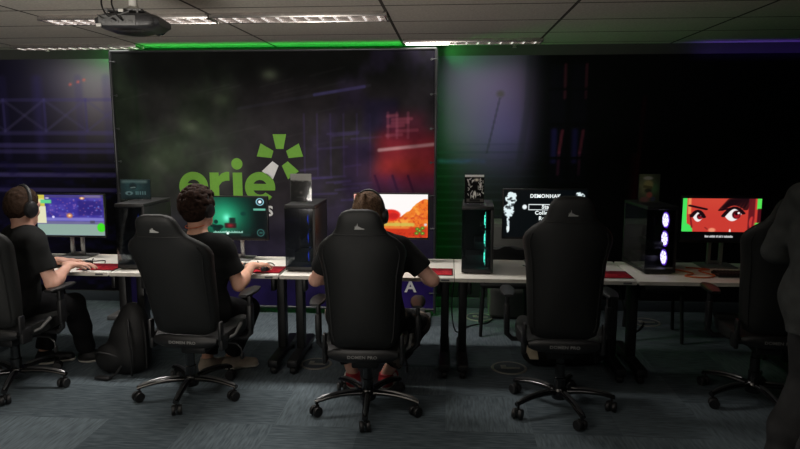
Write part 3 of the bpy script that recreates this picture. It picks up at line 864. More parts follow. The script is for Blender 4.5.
def card3(X, Z):
    c = Canvas(X, Z, (9, 9, 10)); r = np.random.default_rng(6)
    c.mix(c.box(0, 1, .92, 1, .01), (226, 224, 214), 1)
    for i in range(46):
        x, z = r.uniform(.12, .95), r.uniform(.2, .85); a = r.uniform(0, 6.28); l = r.uniform(.03, .13)
        if abs(x - .5) < .18 and .4 < z < .72: continue
        c.mix(c.line(x, z, x + l * math.cos(a), z + l * math.sin(a), .018, .02), (206, 204, 200), .8)
    c.mix(c.glow(.62, .82, .14, .06), (232, 226, 210), .9); c.mix(c.ell(.52, .3, .09, .14, .3), (220, 216, 210), .9); c.mix(c.ell(.52, .2, .03, .08, .3), (14, 14, 14), .9)
    c.mix(c.ell(.82, .6, .06, .1, .3), (214, 210, 206), .8); c.mix(c.box(.1, .98, .04, .16, .02), (110, 108, 104), .7); c.mix(c.box(.25, .8, .06, .14, .02), (20, 20, 20), .8)
    return np.clip(c.C * 1.35 - 8, 0, 255)
def card4(X, Z):
    c = Canvas(X, Z, (24, 30, 20)); n = c.noise(.2, .2, 44)
    c.mix(c.glow(.3, .6, .35, .4) * (.5 + n), (110, 120, 66), .8); c.mix(c.glow(.75, .5, .2, .2), (40, 104, 44), .8)
    c.mix(c.ell(.45, .62, .22, .16, .35), (158, 140, 62), .9); c.mix(c.ell(.42, .86, .22, .06, .4), (196, 192, 186), .8); c.mix(c.line(.25, .56, .6, .52, .05, .05), (50, 48, 22), .9)
    c.mix(c.ell(.45, .42, .16, .08, .4), (16, 16, 12), .9); c.mix(c.ell(.52, .26, .14, .1, .4), (176, 48, 44), .9); c.mix(c.ell(.3, .1, .22, .09, .4), (104, 44, 48), .8)
    c.mix(c.ell(.7, .12, .12, .08, .4), (34, 40, 84), .7)
    return 255 * (c.C / 255) ** .52
def make_card(loc, yaw, w, h, fn, label):
    t = thing('display_card', label, 'picture', loc, yaw, 'game cards standing on the computer cases')
    s = paint('print', -w / 2, w / 2, .008, h, 90, 120, lambda X, Z: fn(X / w + .5, (Z - .008) / (h - .008)), M['paint_card'], t, 0)
    MB().box((0, .004, h / 2 + .004), (w + .004, .006, h - .008)).build('backing', M['bezel'], t)
    MB().box((0, .002, .004), (w * .9, .05, .008), .002).build('holder', M['acrylic'], t)
    MB().box((0, -.0025, h / 2 + .004), (w + .006, .002, h - .004)).build('clear_cover', M['acrylic'], t)
    return t
CZ = DZ + PH
make_card((-2.285, 4.56, CZ), R(0), .225, .152, card1, 'wide dark teal game card on the far left computer case')
make_card((-1.035, 4.48, CZ), R(0), .148, .205, card2, 'grey landscape game card with pale sky on a blue fan case')
make_card((.182, 4.47, CZ), R(0), .132, .205, card3, 'black and white ink style game card on the turquoise fan case')
make_card((1.405, 4.62, CZ), R(4), .145, .205, card4, 'dark green and yellow game card on the violet fan case')

# ------------------------------------------------------------------ mats, keyboards, mice
def mat_fn(seed):
    def f(X, Z):
        c = Canvas(X, Z, (150, 28, 40)); n = c.noise(.2, .2, seed); n2 = c.noise(.07, .07, seed + 1)
        c.mix(sstep(.45, .7, n), (190, 54, 58), .8); c.mix(sstep(.55, .8, n2), (82, 14, 26), .8); c.mix(1 - c.box(.03, .97, .04, .96, .01), (54, 12, 18), .9)
        c.mix(sstep(.5, .7, Z) * (1 - sstep(.9, 1, Z)) * .8, (58, 18, 26), .6)
        return c.C
    return f
def make_mat(x, y, w, d, label, seed):
    t = thing('mouse_mat', label, 'mouse mat', (x, y, DZ), 0, 'red mouse mats')
    MB().box((0, 0, .0015), (w, d, .003), .001).build('rubber_base', M['red_mat'], t)
    s = paint('cloth_top', -w / 2, w / 2, -d / 2, d / 2, 60, 50, lambda X, Z: mat_fn(seed)(X / w + .5, Z / d + .5), M['paint_print'], t, 0)
    s.rotation_euler = (R(-90), 0, 0); s.location = (0, 0, .0036)
    s.rotation_euler = (0, 0, 0)
    me = s.data
    for v in me.vertices: v.co = (v.co.x, v.co.z, 0)
    return t
make_mat(-2.475, 4.385, .27, .22, 'red mouse mat on the far left desk under a hand', 51)
make_mat(-1.275, 4.385, .25, .22, "red mouse mat beside the curly-haired person's hand", 53)
make_mat(-.085, 4.40, .25, .22, 'red mouse mat right of the canyon screen player', 55)
make_mat(1.115, 4.40, .25, .22, 'red mouse mat left of the violet fan case on the unused desk', 57)
def make_keyboard(x, y, label, yaw=0.0):
    t = thing('keyboard', label, 'keyboard', (x, y, DZ), yaw, 'black keyboards')
    MB().box((0, 0, .011), (.36, .13, .018), .004).build('keyboard_body', M['black_plastic'], t)
    k = MB()
    for r_ in range(5):
        for c_ in range(15):
            k.box((-.163 + c_ * .0233, -.048 + r_ * .0235, .0235), (.019, .019, .008), .002, seg=1)
    k.build('keys', M['bezel'], t)
    return t
make_keyboard(-2.79, 4.44, 'black keyboard in front of the purple screen')
make_keyboard(-1.60, 4.44, 'black keyboard in front of the green screen')
make_keyboard(1.99, 4.43, 'black keyboard under the red face screen')
def make_mouse(x, y, z, label, yaw=0.0):
    t = thing('mouse', label, 'mouse', (x, y, z), yaw, 'black computer mice')
    rs = []
    for i in range(9):
        u = i / 8; yy = -.058 + .116 * u; w = .031 * math.sin(PI * min(max(u, .06), .94)) ** .45; h = .036 * math.sin(PI * min(max(u * .8 + .1, .06), .94)) ** .8
        rs.append([(w * math.cos(a), yy, max(0.001, .001 + h * max(0, math.sin(a)))) for a in [2 * PI * j / 14 for j in range(14)]])
    MB().rings(rs).build('mouse_shell', M['black_plastic'], t)
    MB().lathe([(.001, -.003), (.008, -.003), (.008, .003), (.001, .003)], (0, .03, .03), 10, 'x').build('scroll_wheel', M['grey_plastic'], t)
    return t
MZ = DZ + .0045
HAND = {'p1': (-2.545, 4.31), 'p2': (-1.275, 4.36), 'p3': (-.165, 4.285)}
make_mouse(*HAND['p1'], MZ, 'black mouse under the hand of the person at far left', .2)
make_mouse(*HAND['p2'], MZ, 'black mouse under the hand of the curly-haired person', .1)
make_mouse(*HAND['p3'], MZ, 'black mouse under the hand of the middle player')
# ------------------------------------------------------------------ gaming chairs
def sring(hw, yc, th, z, wing, n=28, p=3.2):
    """one level of a padded back: flat-ish oval whose sides sweep forward"""
    out = []
    for j in range(n):
        a = 2 * PI * j / n
        ca, sa = math.cos(a), math.sin(a)
        x = hw * math.copysign(abs(ca) ** (2 / p), ca)
        y = th * math.copysign(abs(sa) ** (2 / p), sa)
        y += wing * (abs(x) / hw) ** 2.4 if hw > 0 else 0
        out.append((x, yc + y, z))
    return out
def make_chair(loc, yaw, base_ang, h, label, back_h=0.0, tilt=0.0, base=(0, 0)):
    t = thing('gaming_chair', label, 'chair', loc, yaw, 'black gaming chairs')
    ba = R(base_ang) - yaw
    # five-star base: hub, legs, twin casters
    MB().lathe([(.001, .065), (.045, .068), (.052, .085), (.05, .12), (.04, .135), (.001, .136)], (0, 0, 0), 24).build('base_hub', M['gloss_black'], t)
    for k in range(5):
        a = ba + k * 2 * PI / 5
        ca, sa = math.cos(a), math.sin(a)
        rs = []
        for i in range(9):
            u = i / 8; r = .035 + .295 * u
            z = .112 + .012 * math.sin(PI * u * .8) - .03 * u * u
            w = .026 - .008 * u; hh = .019 - .007 * u
            rs.append([(r * ca - w * math.cos(q) * sa, r * sa + w * math.cos(q) * ca, z + hh * math.sin(q)) for q in [2 * PI * j / 12 for j in range(12)]])
        lg = MB().rings(rs).build('base_leg', M['gloss_black'], t)
        # polished strip along the crest of the leg
        cr = [((.07 + .25 * i / 8) * ca, (.07 + .25 * i / 8) * sa, .112 + .012 * math.sin(PI * (.12 + .85 * i / 8) * .8) - .03 * (.12 + .85 * i / 8) ** 2 + .019 - .007 * (.12 + .85 * i / 8)) for i in range(9)]
        MB().tube(cr, [.004] + [.010] * 7 + [.004], 8).build('crest_strip', M['polished'], lg)
        cx, cy = .315 * ca, .315 * sa
        A = ba * 1.7 + k * 2.1
        cm = MB()
        px, py = -math.sin(A), math.cos(A)
        for s in (-1, 1):
            ring = []
            for d_, rr in ((-.011, .018), (-.011, .029), (-.007, .032), (.007, .032), (.011, .029), (.011, .018)):
                ring.append([(cx + .01 * math.cos(A) + px * (s * .019 + d_) + rr * math.cos(q) * math.cos(A), cy + .01 * math.sin(A) + py * (s * .019 + d_) + rr * math.cos(q) * math.sin(A), .033 + rr * math.sin(q)) for q in [2 * PI * j / 18 for j in range(18)]])
            cm.rings(ring)
        cm.box((cx + .006 * math.cos(A), cy + .006 * math.sin(A), .052), (.04, .012, .03), .005, Matrix.Rotation(A, 3, 'Z'))
        cm.cyl((cx, cy, .05), (cx, cy, .098), .008, 10)
        cm.build('caster', M['caster'], lg)
    MB().lathe([(.034, .13), (.034, .2), (.029, .205), (.029, .29), (.024, .295), (.024, .40 + h), (.001, .40 + h)], (0, 0, 0), 20).build('gas_lift', M['gloss_black'], t)
    for o in t.children: o.location = (base[0], base[1], 0)
    zs = .45 + h
    MB().box((0, -.02, zs - .045), (.16, .28, .05), .012).box((0, -.02, zs - .015), (.34, .2, .014), .004).build('tilt_mechanism', M['black_metal'], t)
    lv = MB().tube([(.06, .02, zs - .05), (.2, .03, zs - .055), (.235, .03, zs - .085), (.24, .03, zs - .12)], .006, 8)
    lv.box((.242, .03, zs - .135), (.014, .032, .04), .005).build('tilt_lever', M['black_plastic'], t)
    # seat cushion with raised side bolsters
    rs = []
    for i in range(13):
        u = i / 12; y = -.25 + .53 * u
        e = min(1, .25 + 3.4 * u) if u < .3 else min(1, .35 + 3.6 * (1 - u)) if u > .8 else 1
        hw = .20 + .055 * math.sin(PI * min(1, u * 1.15)) ** .6; ring = []
        for j in range(24):
            a = 2 * PI * j / 24; ca, sa = math.cos(a), math.sin(a)
            x = hw * math.copysign(abs(ca) ** .55, ca)
            z = .052 * e * math.copysign(abs(sa) ** .6, sa)
            if sa > 0: z += .032 * e * (abs(x) / hw) ** 4 - .008 * e
            ring.append((x, y, zs + .045 + z))
        rs.append(ring)
    MB().rings(rs).build('seat', M['leather'], t)
    # lower rear cover with the lettering
    cv = MB()
    rs = []
    for i in range(15):
        x = -.2 + .4 * i / 14; k = 1 - (abs(x) / .2) ** 6 * .5
        yy = -.268 + .03 * (x / .2) ** 2
        rs.append([(x, yy + .022 * math.cos(q), zs + .045 + .04 * k * math.sin(q) * 1.0) for q in [2 * PI * j / 14 for j in range(14)]])
    cv.rings(rs)
    cvo = cv.build('rear_cover', M['black_plastic'], t)
    tx = link('lettering', text_mesh('DOMEN PRO', .024, M['letter_grey'], 'lettering', .0006, bold=.0006, sx=1.15, spacing=1.08), cvo)
    tx.location = (0, -.2915, zs + .046)
    # backrest
    z0 = .555 + h; sc = (.80 + back_h) / .80
    prof = [(-.02, .14, -.235, .022, 0), (0, .185, -.238, .04, .02), (.06, .203, -.244, .052, .045), (.18, .21, -.252, .058, .06), (.30, .217, -.262, .06, .07),
            (.42, .226, -.276, .06, .075), (.49, .238, -.286, .058, .075), (.53, .247, -.292, .055, .07), (.56, .248, -.297, .053, .062), (.595, .236, -.302, .05, .05),
            (.63, .205, -.308, .048, .032), (.665, .156, -.314, .046, .018), (.70, .132, -.320, .046, .01), (.735, .122, -.325, .046, .004),
            (.765, .113, -.330, .044, .0), (.79, .096, -.334, .036, 0), (.803, .070, -.336, .024, 0), (.808, .045, -.337, .01, 0)]
    def yb(y, zz): return y - tilt * zz
    rs = [sring(hw, yb(y, zz), th, z0 + zz * sc, wg) for zz, hw, y, th, wg in prof]
    br = MB().rings(rs).build('backrest', M['leather'], t)
    # seam across the neck and piping round the edge of the back
    def back_pt(zz, fx, off=.002):
        for A, B in zip(prof[:-1], prof[1:]):
            if A[0] <= zz <= B[0]:
                u = (zz - A[0]) / (B[0] - A[0]); q = [A[i] + (B[i] - A[i]) * u for i in range(5)]
                x = q[1] * fx
                return (x, yb(q[2], zz) - q[3] * (max(0, 1 - abs(fx) ** 3.2)) ** (1 / 3.2) - off + q[4] * abs(fx) ** 2.4, z0 + zz * sc)
    MB().tube([back_pt(.668, f) for f in np.linspace(-.93, .93, 15)], .004, 6).build('neck_seam', M['leather_wing'], br)
    for s in (-1, 1):
        MB().tube([back_pt(zz, s * .86) for zz in np.linspace(.02, .60, 20)], .0045, 6).build('piping', M['leather_wing'], br)
        MB().tube([back_pt(zz, s * (.86 - .3 * ((zz - .6) / .06) if zz > .6 else .86)) for zz in np.linspace(.62, .66, 5)], .004, 6)
    # flame-like emblem on the head part
    em = [[(-.030, -.017), (.034, -.017), (.040, -.012), (.018, -.006), (-.001, .004), (-.004, .001), (-.009, .026), (-.013, .004), (-.018, .012), (-.020, .0), (-.027, .004), (-.025, -.008)]]
    e_o = link('emblem', curve_mesh(em, .001, M['emblem'], 'emblem'), br)
    p = back_pt(.715, .03, .003)
    e_o.location = (0.0, p[1] - .001, p[2])
    e_o.scale = (.8, 1, .8)
    # recline hinges, armrests
    for s in (-1, 1):
        hb = MB().box((s * .222, -.205, zs + .035), (.028, .09, .1), .012).box((s * .222, -.235, zs + .11), (.022, .05, .12), .01)
        hb.build('hinge_cover', M['black_plastic'], t)
        ar = MB().tube([(s * .15, .03, zs - .012), (s * .27, .03, zs - .012), (s * .303, .03, zs + .02), (s * .305, .03, zs + .10)], [.014, .016, .018, .018], 10)
        ar.box((s * .305, .03, zs + .13), (.034, .06, .16), .01).box((s * .305, .03, zs + .235), (.024, .045, .09), .006)
        ao = ar.build('armrest', M['black_plastic'], t)
        pr_ = []
        for i in range(9):
            u = i / 8; y = -.09 + .25 * u; e = math.sin(PI * min(max(u, .05), .95)) ** .3
            pr_.append([(s * .305 + .046 * e * math.copysign(abs(math.cos(q)) ** .6, math.cos(q)), y, zs + .29 + .014 * e * math.copysign(abs(math.sin(q)) ** .6, math.sin(q))) for q in [2 * PI * j / 16 for j in range(16)]])
        MB().rings(pr_).build('arm_pad', M['black_plastic'], ao)
    MB().tube([(.225, -.16, zs + .04), (.26, -.12, zs + .055), (.265, -.03, zs + .10)], [.009, .009, .012], 10).build('recline_lever', M['grey_plastic'], t)
    return t
CH = {'c1': ((-2.83, 3.93, 0), R(-4), 292, -.05), 'c2': ((-1.55, 3.885, 0), R(-4), 276, -.045),
      'c3': ((-.478, 3.757, 0), R(1), 274, -.062), 'c4': ((.675, 3.86, 0), R(-1), 284, -.01), 'c5': ((1.96, 4.05, 0), R(-5), 202, -.02)}
make_chair(*CH['c1'], 'black gaming chair at the left edge holding the person with large headphones', -.03, .12, (-.035, 0))
make_chair(*CH['c2'], 'black gaming chair turned right with the curly-haired person in it', -.064, .24, (-.10, 0))
make_chair(*CH['c3'], 'black gaming chair with the person watching the canyon screen', -.015, .03)
make_chair(*CH['c4'], 'empty black gaming chair in front of the black menu screen', 0, 0, (.025, 0))
make_chair(*CH['c5'], 'empty black gaming chair at right beside the standing person', 0, .06, (-.02, 0))

# ------------------------------------------------------------------ backpack leaning by the second chair
bp = thing('backpack', 'black backpack slumped on the carpet left of the second gaming chair', 'backpack', (-2.27, 4.27, 0), R(-20))
F_ = Field((-.3, -.25, -.02), (.3, .25, .52), .011)
F_.ell((0, 0, .12), (.185, .14, .14), k=.03).ell((.03, .01, .26), (.155, .12, .17), k=.05).ell((.06, .02, .38), (.10, .09, .12), k=.05)
F_.ell((-.06, -.11, .12), (.12, .06, .10), k=.02).wobble(.006, .16, 3).plane((0, 0, .004), (0, 0, -1))
link('bag_body', F_.mesh('bag_body', M['pack']), bp)
MB().tube([(-.12, -.175, .16), (-.06, -.19, .19), (0, -.17, .18), (.05, -.13, .15)], .006, 6).build('zip', M['pack_trim'], bp)
MB().tube([(.10, -.07, .40), (.15, -.12, .33), (.18, -.13, .2), (.17, -.12, .1), (.15, -.11, .03)], .016, 8, sx=.5).build('shoulder_strap', M['pack_trim'], bp)
MB().tube([(.14, .02, .40), (.20, -.02, .33), (.215, -.03, .2), (.2, -.02, .06)], .016, 8, sx=.5).build('shoulder_strap', M['pack_trim'], bp)
MB().tube([(.03, .03, .455), (.05, .02, .49), (.09, .02, .495), (.12, .02, .44)], .010, 8).build('carry_handle', M['pack_trim'], bp)
MB().box((-.02, -.2, .015), (.11, .05, .02), .006, Matrix.Rotation(.2, 3, 'Z')).tube([(.03, -.19, .02), (.08, -.18, .05), (.1, -.15, .1)], .008, 6).build('buckle_strap', M['pack_trim'], bp)

# ------------------------------------------------------------------ floor boxes
def make_lid(x, y, r, label):
    t = thing('floor_box_lid', label, 'floor outlet', (x, y, 0), 0, 'round floor box lids')
    MB().lathe([(r - .02, .001), (r - .018, .006), (r - .004, .006), (r, .001)], (0, 0, 0), 40).build('trim_ring', M['ring_metal'], t)
    MB().lathe([(.001, .0045), (r - .02, .0045), (r - .02, .001), (.001, .001)], (0, 0, 0), 40).build('carpet_insert', M['skirting'], t)
    MB().box((r * .2, -.01, .006), (r * .8, .03, .003), .001).box((-r * .3, .01, .006), (r * .3, .07, .003), .001).build('flap', M['ring_metal'], t)
make_lid(-.955, 4.50, .118, 'round floor box lid left of the canyon player under the desk edge')
make_lid(.455, 4.52, .13, 'round floor box lid beside the empty chair with the menu screen')
make_lid(.30, 5.80, .13, 'round floor box lid near the back wall behind the menu screen desk')
make_lid(1.78, 5.75, .13, 'dim round floor box lid near the back wall behind the right desk')

# ------------------------------------------------------------------ visitor chairs behind the desks
def make_visitor(loc, yaw, label, bh):
    t = thing('visitor_chair', label, 'chair', loc, yaw, 'black visitor chairs behind the desks')
    MB().box((0, 0, .44), (.42, .42, .05), .02).build('seat', M['leather'], t)
    rs = []
    for i in range(11):
        z = .53 + (bh - .53) * i / 10; u = i / 10
        hw = .205 * (1 if u < .7 else math.sqrt(max(.02, 1 - ((u - .7) / .305) ** 2.4)))
        rs.append(sring(hw, .2 + .03 * u, .016, z, -.03, 20))
    MB().rings(rs).build('backrest', M['leather'], t)
    for sx in (-1, 1):
        MB().cyl((sx * .17, .19, .42), (sx * .17, .21, .6), .011).build('back_post', M['black_metal'], t)
        for sy in (-1, 1):
            MB().cyl((sx * .18, sy * .17, .43), (sx * .2, sy * .2, .005), .014).build('leg', M['black_metal'], t)
make_visitor((.49, 5.42, 0), R(178), 'black visitor chair with a rounded back behind the menu screen desk', .775)
make_visitor((1.72, 5.38, 0), R(172), 'black visitor chair whose legs show under the dim right desk', .70)
cb = thing('storage_cabinet', 'low grey cabinet against the back wall behind the menu screen', 'cabinet', (.72, 5.93, 0), 0)
MB().box((0, 0, .45), (.66, .36, .86), .006).build('carcass', M['cabinet'], cb)
MB().box((0, 0, .01), (.62, .32, .03), .004).build('plinth', M['black_metal'], cb)
for sx in (-1, 1):
    d_ = MB().box((sx * .164, -.185, .45), (.318, .012, .82), .003).build('door', M['cabinet'], cb)
    MB().cyl((sx * .03, -.2, .45), (sx * .03, -.2, .57), .005, 8).build('handle', M['silver'], d_)

# ------------------------------------------------------------------ cables
def cable(name, pts, r, label, m='cord'):
    return tag(MB().tube(smooth_path(pts), r, 7).build(name, M[m]), label, 'cable')
def smooth_path(P, n=8):
    P = [Vector(p) for p in P]; Q = [P[0]] + P + [P[-1]]; out = []
    for i in range(1, len(Q) - 2):
        a, b, c, d = Q[i - 1:i + 3]
        for k in range(n):
            t = k / n
            out.append(.5 * ((2 * b) + (-a + c) * t + (2 * a - 5 * b + 4 * c - d) * t * t + (-a + 3 * b - 3 * c + d) * t ** 3))
    out.append(P[-1]); return out
cable('power_cable', [(.06, 4.95, .6), (.04, 5.05, .3), (.08, 5.2, .05), (.2, 5.5, .008), (.35, 5.6, .008), (.42, 5.72, .012)], .006, 'black cable dropping from the desk seam to a floor box')
cable('power_cable', [(1.30, 4.95, .58), (1.42, 5.1, .25), (1.5, 5.3, .012), (1.65, 5.5, .008), (1.75, 5.7, .012)], .006, 'black cable trailing under the dim right desk')
cable('controller_cable', [(1.60, 4.58, DZ + .006), (1.68, 4.46, DZ + .006), (1.60, 4.38, DZ + .006), (1.70, 4.33, DZ + .006), (1.80, 4.40, DZ + .006), (1.74, 4.52, DZ + .012), (1.84, 4.60, DZ + .006), (1.70, 4.66, DZ + .006)], .005, 'tangled orange cable on the dim desk beside the violet fan case', 'orange_cord')
for x, w, l in ((-2.70, 0, 'thin cable beside the purple screen stand'), (-1.42, 1, 'thin cable curling behind the curly-haired player hand'), (.55, 2, 'thin cable on the desk under the menu screen')):
    cable('mouse_cable', [(x, 4.66, DZ + .004), (x + .05, 4.57, DZ + .004), (x + .12, 4.60, DZ + .004), (x + .17, 4.52, DZ + .004)], .0035, l)

# ------------------------------------------------------------------ ceiling fixtures
def make_fixture(x0, y, wy, label, lit=None):
    t = thing('ceiling_light', label, 'ceiling light', (x0 + .6, y, ZC), 0, 'louvred ceiling lights')
    L_ = 1.17
    MB().box((0, 0, -.004), (L_, wy, .008)).build('lamp_tray', M['fixture_dim' if y > 5 else 'fixture_glow'], t)
    fr = MB()
    for s in (-1, 1):
        fr.box((0, s * wy / 2, -.017), (L_ + .02, .012, .034), .002).box((s * L_ / 2, 0, -.017), (.012, wy, .034), .002)
    fr.build('frame', M['alu'], t)
    lv = MB()
    for k in range(12):
        MB().box((-L_ / 2 + L_ * (k + .5) / 12, 0, -.0205), (.014, wy - .05, .027), .003).build('louvre_blade', M['blade_glint'], t)
    for yy in (-wy / 6, wy / 6): lv.box((0, yy, -.02), (L_ - .02, .006, .028))
    lv.build('louvre', M['alu'], t)
    if lit: 
        MB().cyl((lit[0] - .6, -.02, -.03), (lit[1] - .6, -.02, -.03), .016).build('lamp_tube', M['tube_glow'], t)
    return t
G = -.42
make_fixture(G - 2.4 + .01, 4.47, .22, 'long louvred ceiling light left of the projector mount, front row')
make_fixture(G - 1.2 + .01, 4.47, .22, 'long louvred ceiling light right of the projector, front row')
make_fixture(G - 3.6 + .01, 5.86, .16, 'louvred ceiling light in the back row at far left above the mural')
make_fixture(G + .015, 5.76, .16, 'louvred ceiling light in the back row with one bright end right of the banner', (0.03, .40))
def make_sprinkler(x, y, label):
    t = thing('fire_sprinkler', label, 'sprinkler', (x, y, ZC), 0, 'ceiling sprinklers')
    MB().lathe([(.001, 0), (.03, 0), (.028, -.006), (.012, -.01), (.001, -.01)], (0, 0, 0), 18).build('flange', M['brass'], t)
    MB().cyl((0, 0, -.01), (0, 0, -.032), .006, 8).tube([(-.010, 0, -.012), (-.014, 0, -.03), (0, 0, -.045)], .003, 6).tube([(.010, 0, -.012), (.014, 0, -.03), (0, 0, -.045)], .003, 6).build('sprinkler_body', M['brass'], t)
    MB().lathe([(.001, -.045), (.018, -.045), (.018, -.048), (.001, -.048)], (0, 0, 0), 16).build('deflector', M['brass'], t)
make_sprinkler(-3.72, 5.9, 'fire sprinkler on the ceiling above the left mural')
make_sprinkler(.575, 5.95, 'fire sprinkler on the ceiling near the half lit back row light')

# projector on its ceiling mount
pj = thing('projector', 'dark ceiling projector hanging from a white pole at upper left', 'projector', (-1.56, 3.2, 2.225), R(6))
pj.scale = (.8, .8, .8)
rs = []
for i in range(13):
    u = i / 12; x = -.19 + .38 * u
    e = (1 - abs(2 * u - 1) ** 5) ** .5 if 0 < u < 1 else .35
    e = max(e, .4)
    rs.append([(x, .14 * (.75 + .25 * e) * math.copysign(abs(math.cos(q)) ** .45, math.cos(q)), .055 * e * math.copysign(abs(math.sin(q)) ** .55, math.sin(q))) for q in [2 * PI * j / 24 for j in range(24)]])
MB().rings(rs).build('projector_body', M['projector'], pj)
pn = MB().box((-.05, -.139, 0), (.22, .008, .06), .003)
for k in range(5): pn.box((-.13 + .04 * k, -.145, -.008), (.024, .006, .016), .001)
pn.build('connector_panel', M['grey_plastic'], pj)
vt = MB()
for k in range(8): vt.box((.12, -.139 + .001 * k, -.03 + k * .009), (.09, .006, .003))
vt.build('vent_grille', M['bezel'], pj)
MB().lathe([(.001, .13), (.045, .13), (.05, .16), (.04, .165), (.03, .15), (.001, .148)], (.1, 0, 0), 24, 'y').build('lens', M['gloss_black'], pj)
MB().lathe([(.001, -.062), (.11, -.060), (.13, -.05), (.001, -.048)], (.0, 0, 0), 28).build('base_plate', M['bezel'], pj)
MB().box((-.155, -.148, -.03), (.03, .01, .018), .002).box((-.02, -.15, .055), (.03, .008, .018), .002).build('sticker', M['proj_white'], pj)
br_ = MB().box((-.03, -.02, .07), (.22, .16, .012), .003)
for a, b in ((-.12, -.1), (.06, -.1), (-.12, .06), (.06, .06)): br_.cyl((a, b, .04), (a, b, .075), .007, 8)
br_.build('mount_bracket', M['grey_plastic'], pj)
MB().lathe([(.001, .076), (.05, .076), (.05, .088), (.03, .1), (.026, .12), (.026, .318), (.001, .318)], (-.0, 0, 0), 22).build('mount_pole', M['proj_white'], pj)
for k, (a, b) in enumerate(((-.13, -.03), (-.07, .01))):
    MB().tube(smooth_path([(a + .02, -.05, .318), (a, -.1, .18), (a - .005, -.14, .1), (a + .03, -.17, .03), (b - .02, -.148, -.005)]), .005, 7).build('signal_cable', M['cord'], pj)
MB().tube(smooth_path([(-.16, -.15, .03), (-.12, -.17, .0), (-.05, -.17, .02), (.03, -.15, .05)]), .004, 7).build('signal_cable', M['grey_plastic'], pj)

# ------------------------------------------------------------------ bag on the carpet behind the empty chair
bg = thing('duffel_bag', 'black duffel bag with a pale flap on the carpet behind the empty middle chair', 'bag', (.86, 4.62, 0), R(8))
F_ = Field((-.36, -.22, -.02), (.36, .22, .34), .011)
F_.cap((-.2, 0, .12), (.2, 0, .12), .115, k=.02).cap((-.17, 0, .17), (.15, 0, .16), .085, k=.05).wobble(.006, .15, 6).plane((0, 0, .004), (0, 0, -1))
link('bag_body', F_.mesh('bag_body', M['pack']), bg)
M['kraft'] = mat('beige_card', (176, 164, 140), .8, var=.08)
MB().rings([[(-.34, -.10, .21), (-.25, -.13, .22), (-.25, -.126, .22), (-.34, -.096, .21)], [(-.29, -.14, .10), (-.23, -.15, .10), (-.23, -.146, .10), (-.29, -.136, .10)]], smooth=False).build('flap', M['kraft'], bg)
MB().tube(smooth_path([(-.12, -.09, .2), (-.09, -.1, .27), (.05, -.1, .27), (.09, -.09, .2)]), .011, 8).build('handle', M['pack_trim'], bg)
# ------------------------------------------------------------------ people
def skin(name, c):
    m = mat(name, c, .55, var=.06, scale=25, bump=.05, bscale=300)
    b = m.node_tree.nodes['Principled BSDF']
    b.inputs['Subsurface Weight'].default_value = .08
    b.inputs['Subsurface Radius'].default_value = (.4, .15, .08)
    b.inputs['Subsurface Scale'].default_value = .045
    return m
M['skin_a'] = skin('skin_fair', (206, 158, 138)); M['skin_b'] = skin('skin_warm', (204, 156, 132))
M['hair_brown'] = mat('brown_hair', (50, 36, 27), .85, spec=.15, var=.5, scale=130, bump=.8, bscale=180)
M['hair_curly'] = mat('dark_curly_hair', (44, 30, 24), .85, spec=.15, var=.5, scale=70, bump=.8, bscale=140)
M['hair_light'] = mat('light_brown_hair', (92, 72, 56), .85, spec=.15, var=.45, scale=120, bump=.8, bscale=200)
M['shirt_black'] = mat('black_cotton', (24, 25, 25), .9, var=.15, scale=20, bump=.3, bscale=500, spec=.2)
M['trouser_black'] = mat('black_trousers', (15, 15, 17), .9, var=.2, scale=20, bump=.3, bscale=400, spec=.2)
M['trouser_dark'] = mat('charcoal_trousers', (54, 54, 55), .9, var=.25, scale=12, bump=.3, bscale=300, spec=.2)
M['jacket'] = mat('dark_jacket', (62, 64, 63), .8, var=.2, scale=16, bump=.4, bscale=300, spec=.25)
M['eye_white'] = mat('eye_white', (225, 220, 215), .3, var=.02)
M['iris'] = mat('iris_brown', (50, 34, 24), .25, var=.1)
M['shoe_black'] = mat('black_trainers', (24, 24, 25), .6, var=.15)
M['shoe_beige'] = mat('beige_trainers', (176, 162, 146), .7, var=.12, scale=30)
M['shoe_red'] = mat('red_trainers', (150, 30, 38), .6, var=.1)
M['sole_white'] = mat('white_sole', (206, 200, 190), .6, var=.06)
def camo():
    m = mat('patterned_trousers', (60, 58, 56), .9, var=.6, scale=9, bump=.3, bscale=400, spec=.2)
    r = [n for n in m.node_tree.nodes if n.type == 'VALTORGB'][0].color_ramp
    r.interpolation = 'CONSTANT'
    r.elements[0].position = 0; r.elements[0].color = lin((22, 22, 23))
    r.elements[1].position = .5; r.elements[1].color = lin((66, 60, 56))
    e = r.elements.new(.6); e.color = lin((128, 116, 104))
    return m
M['camo'] = camo()

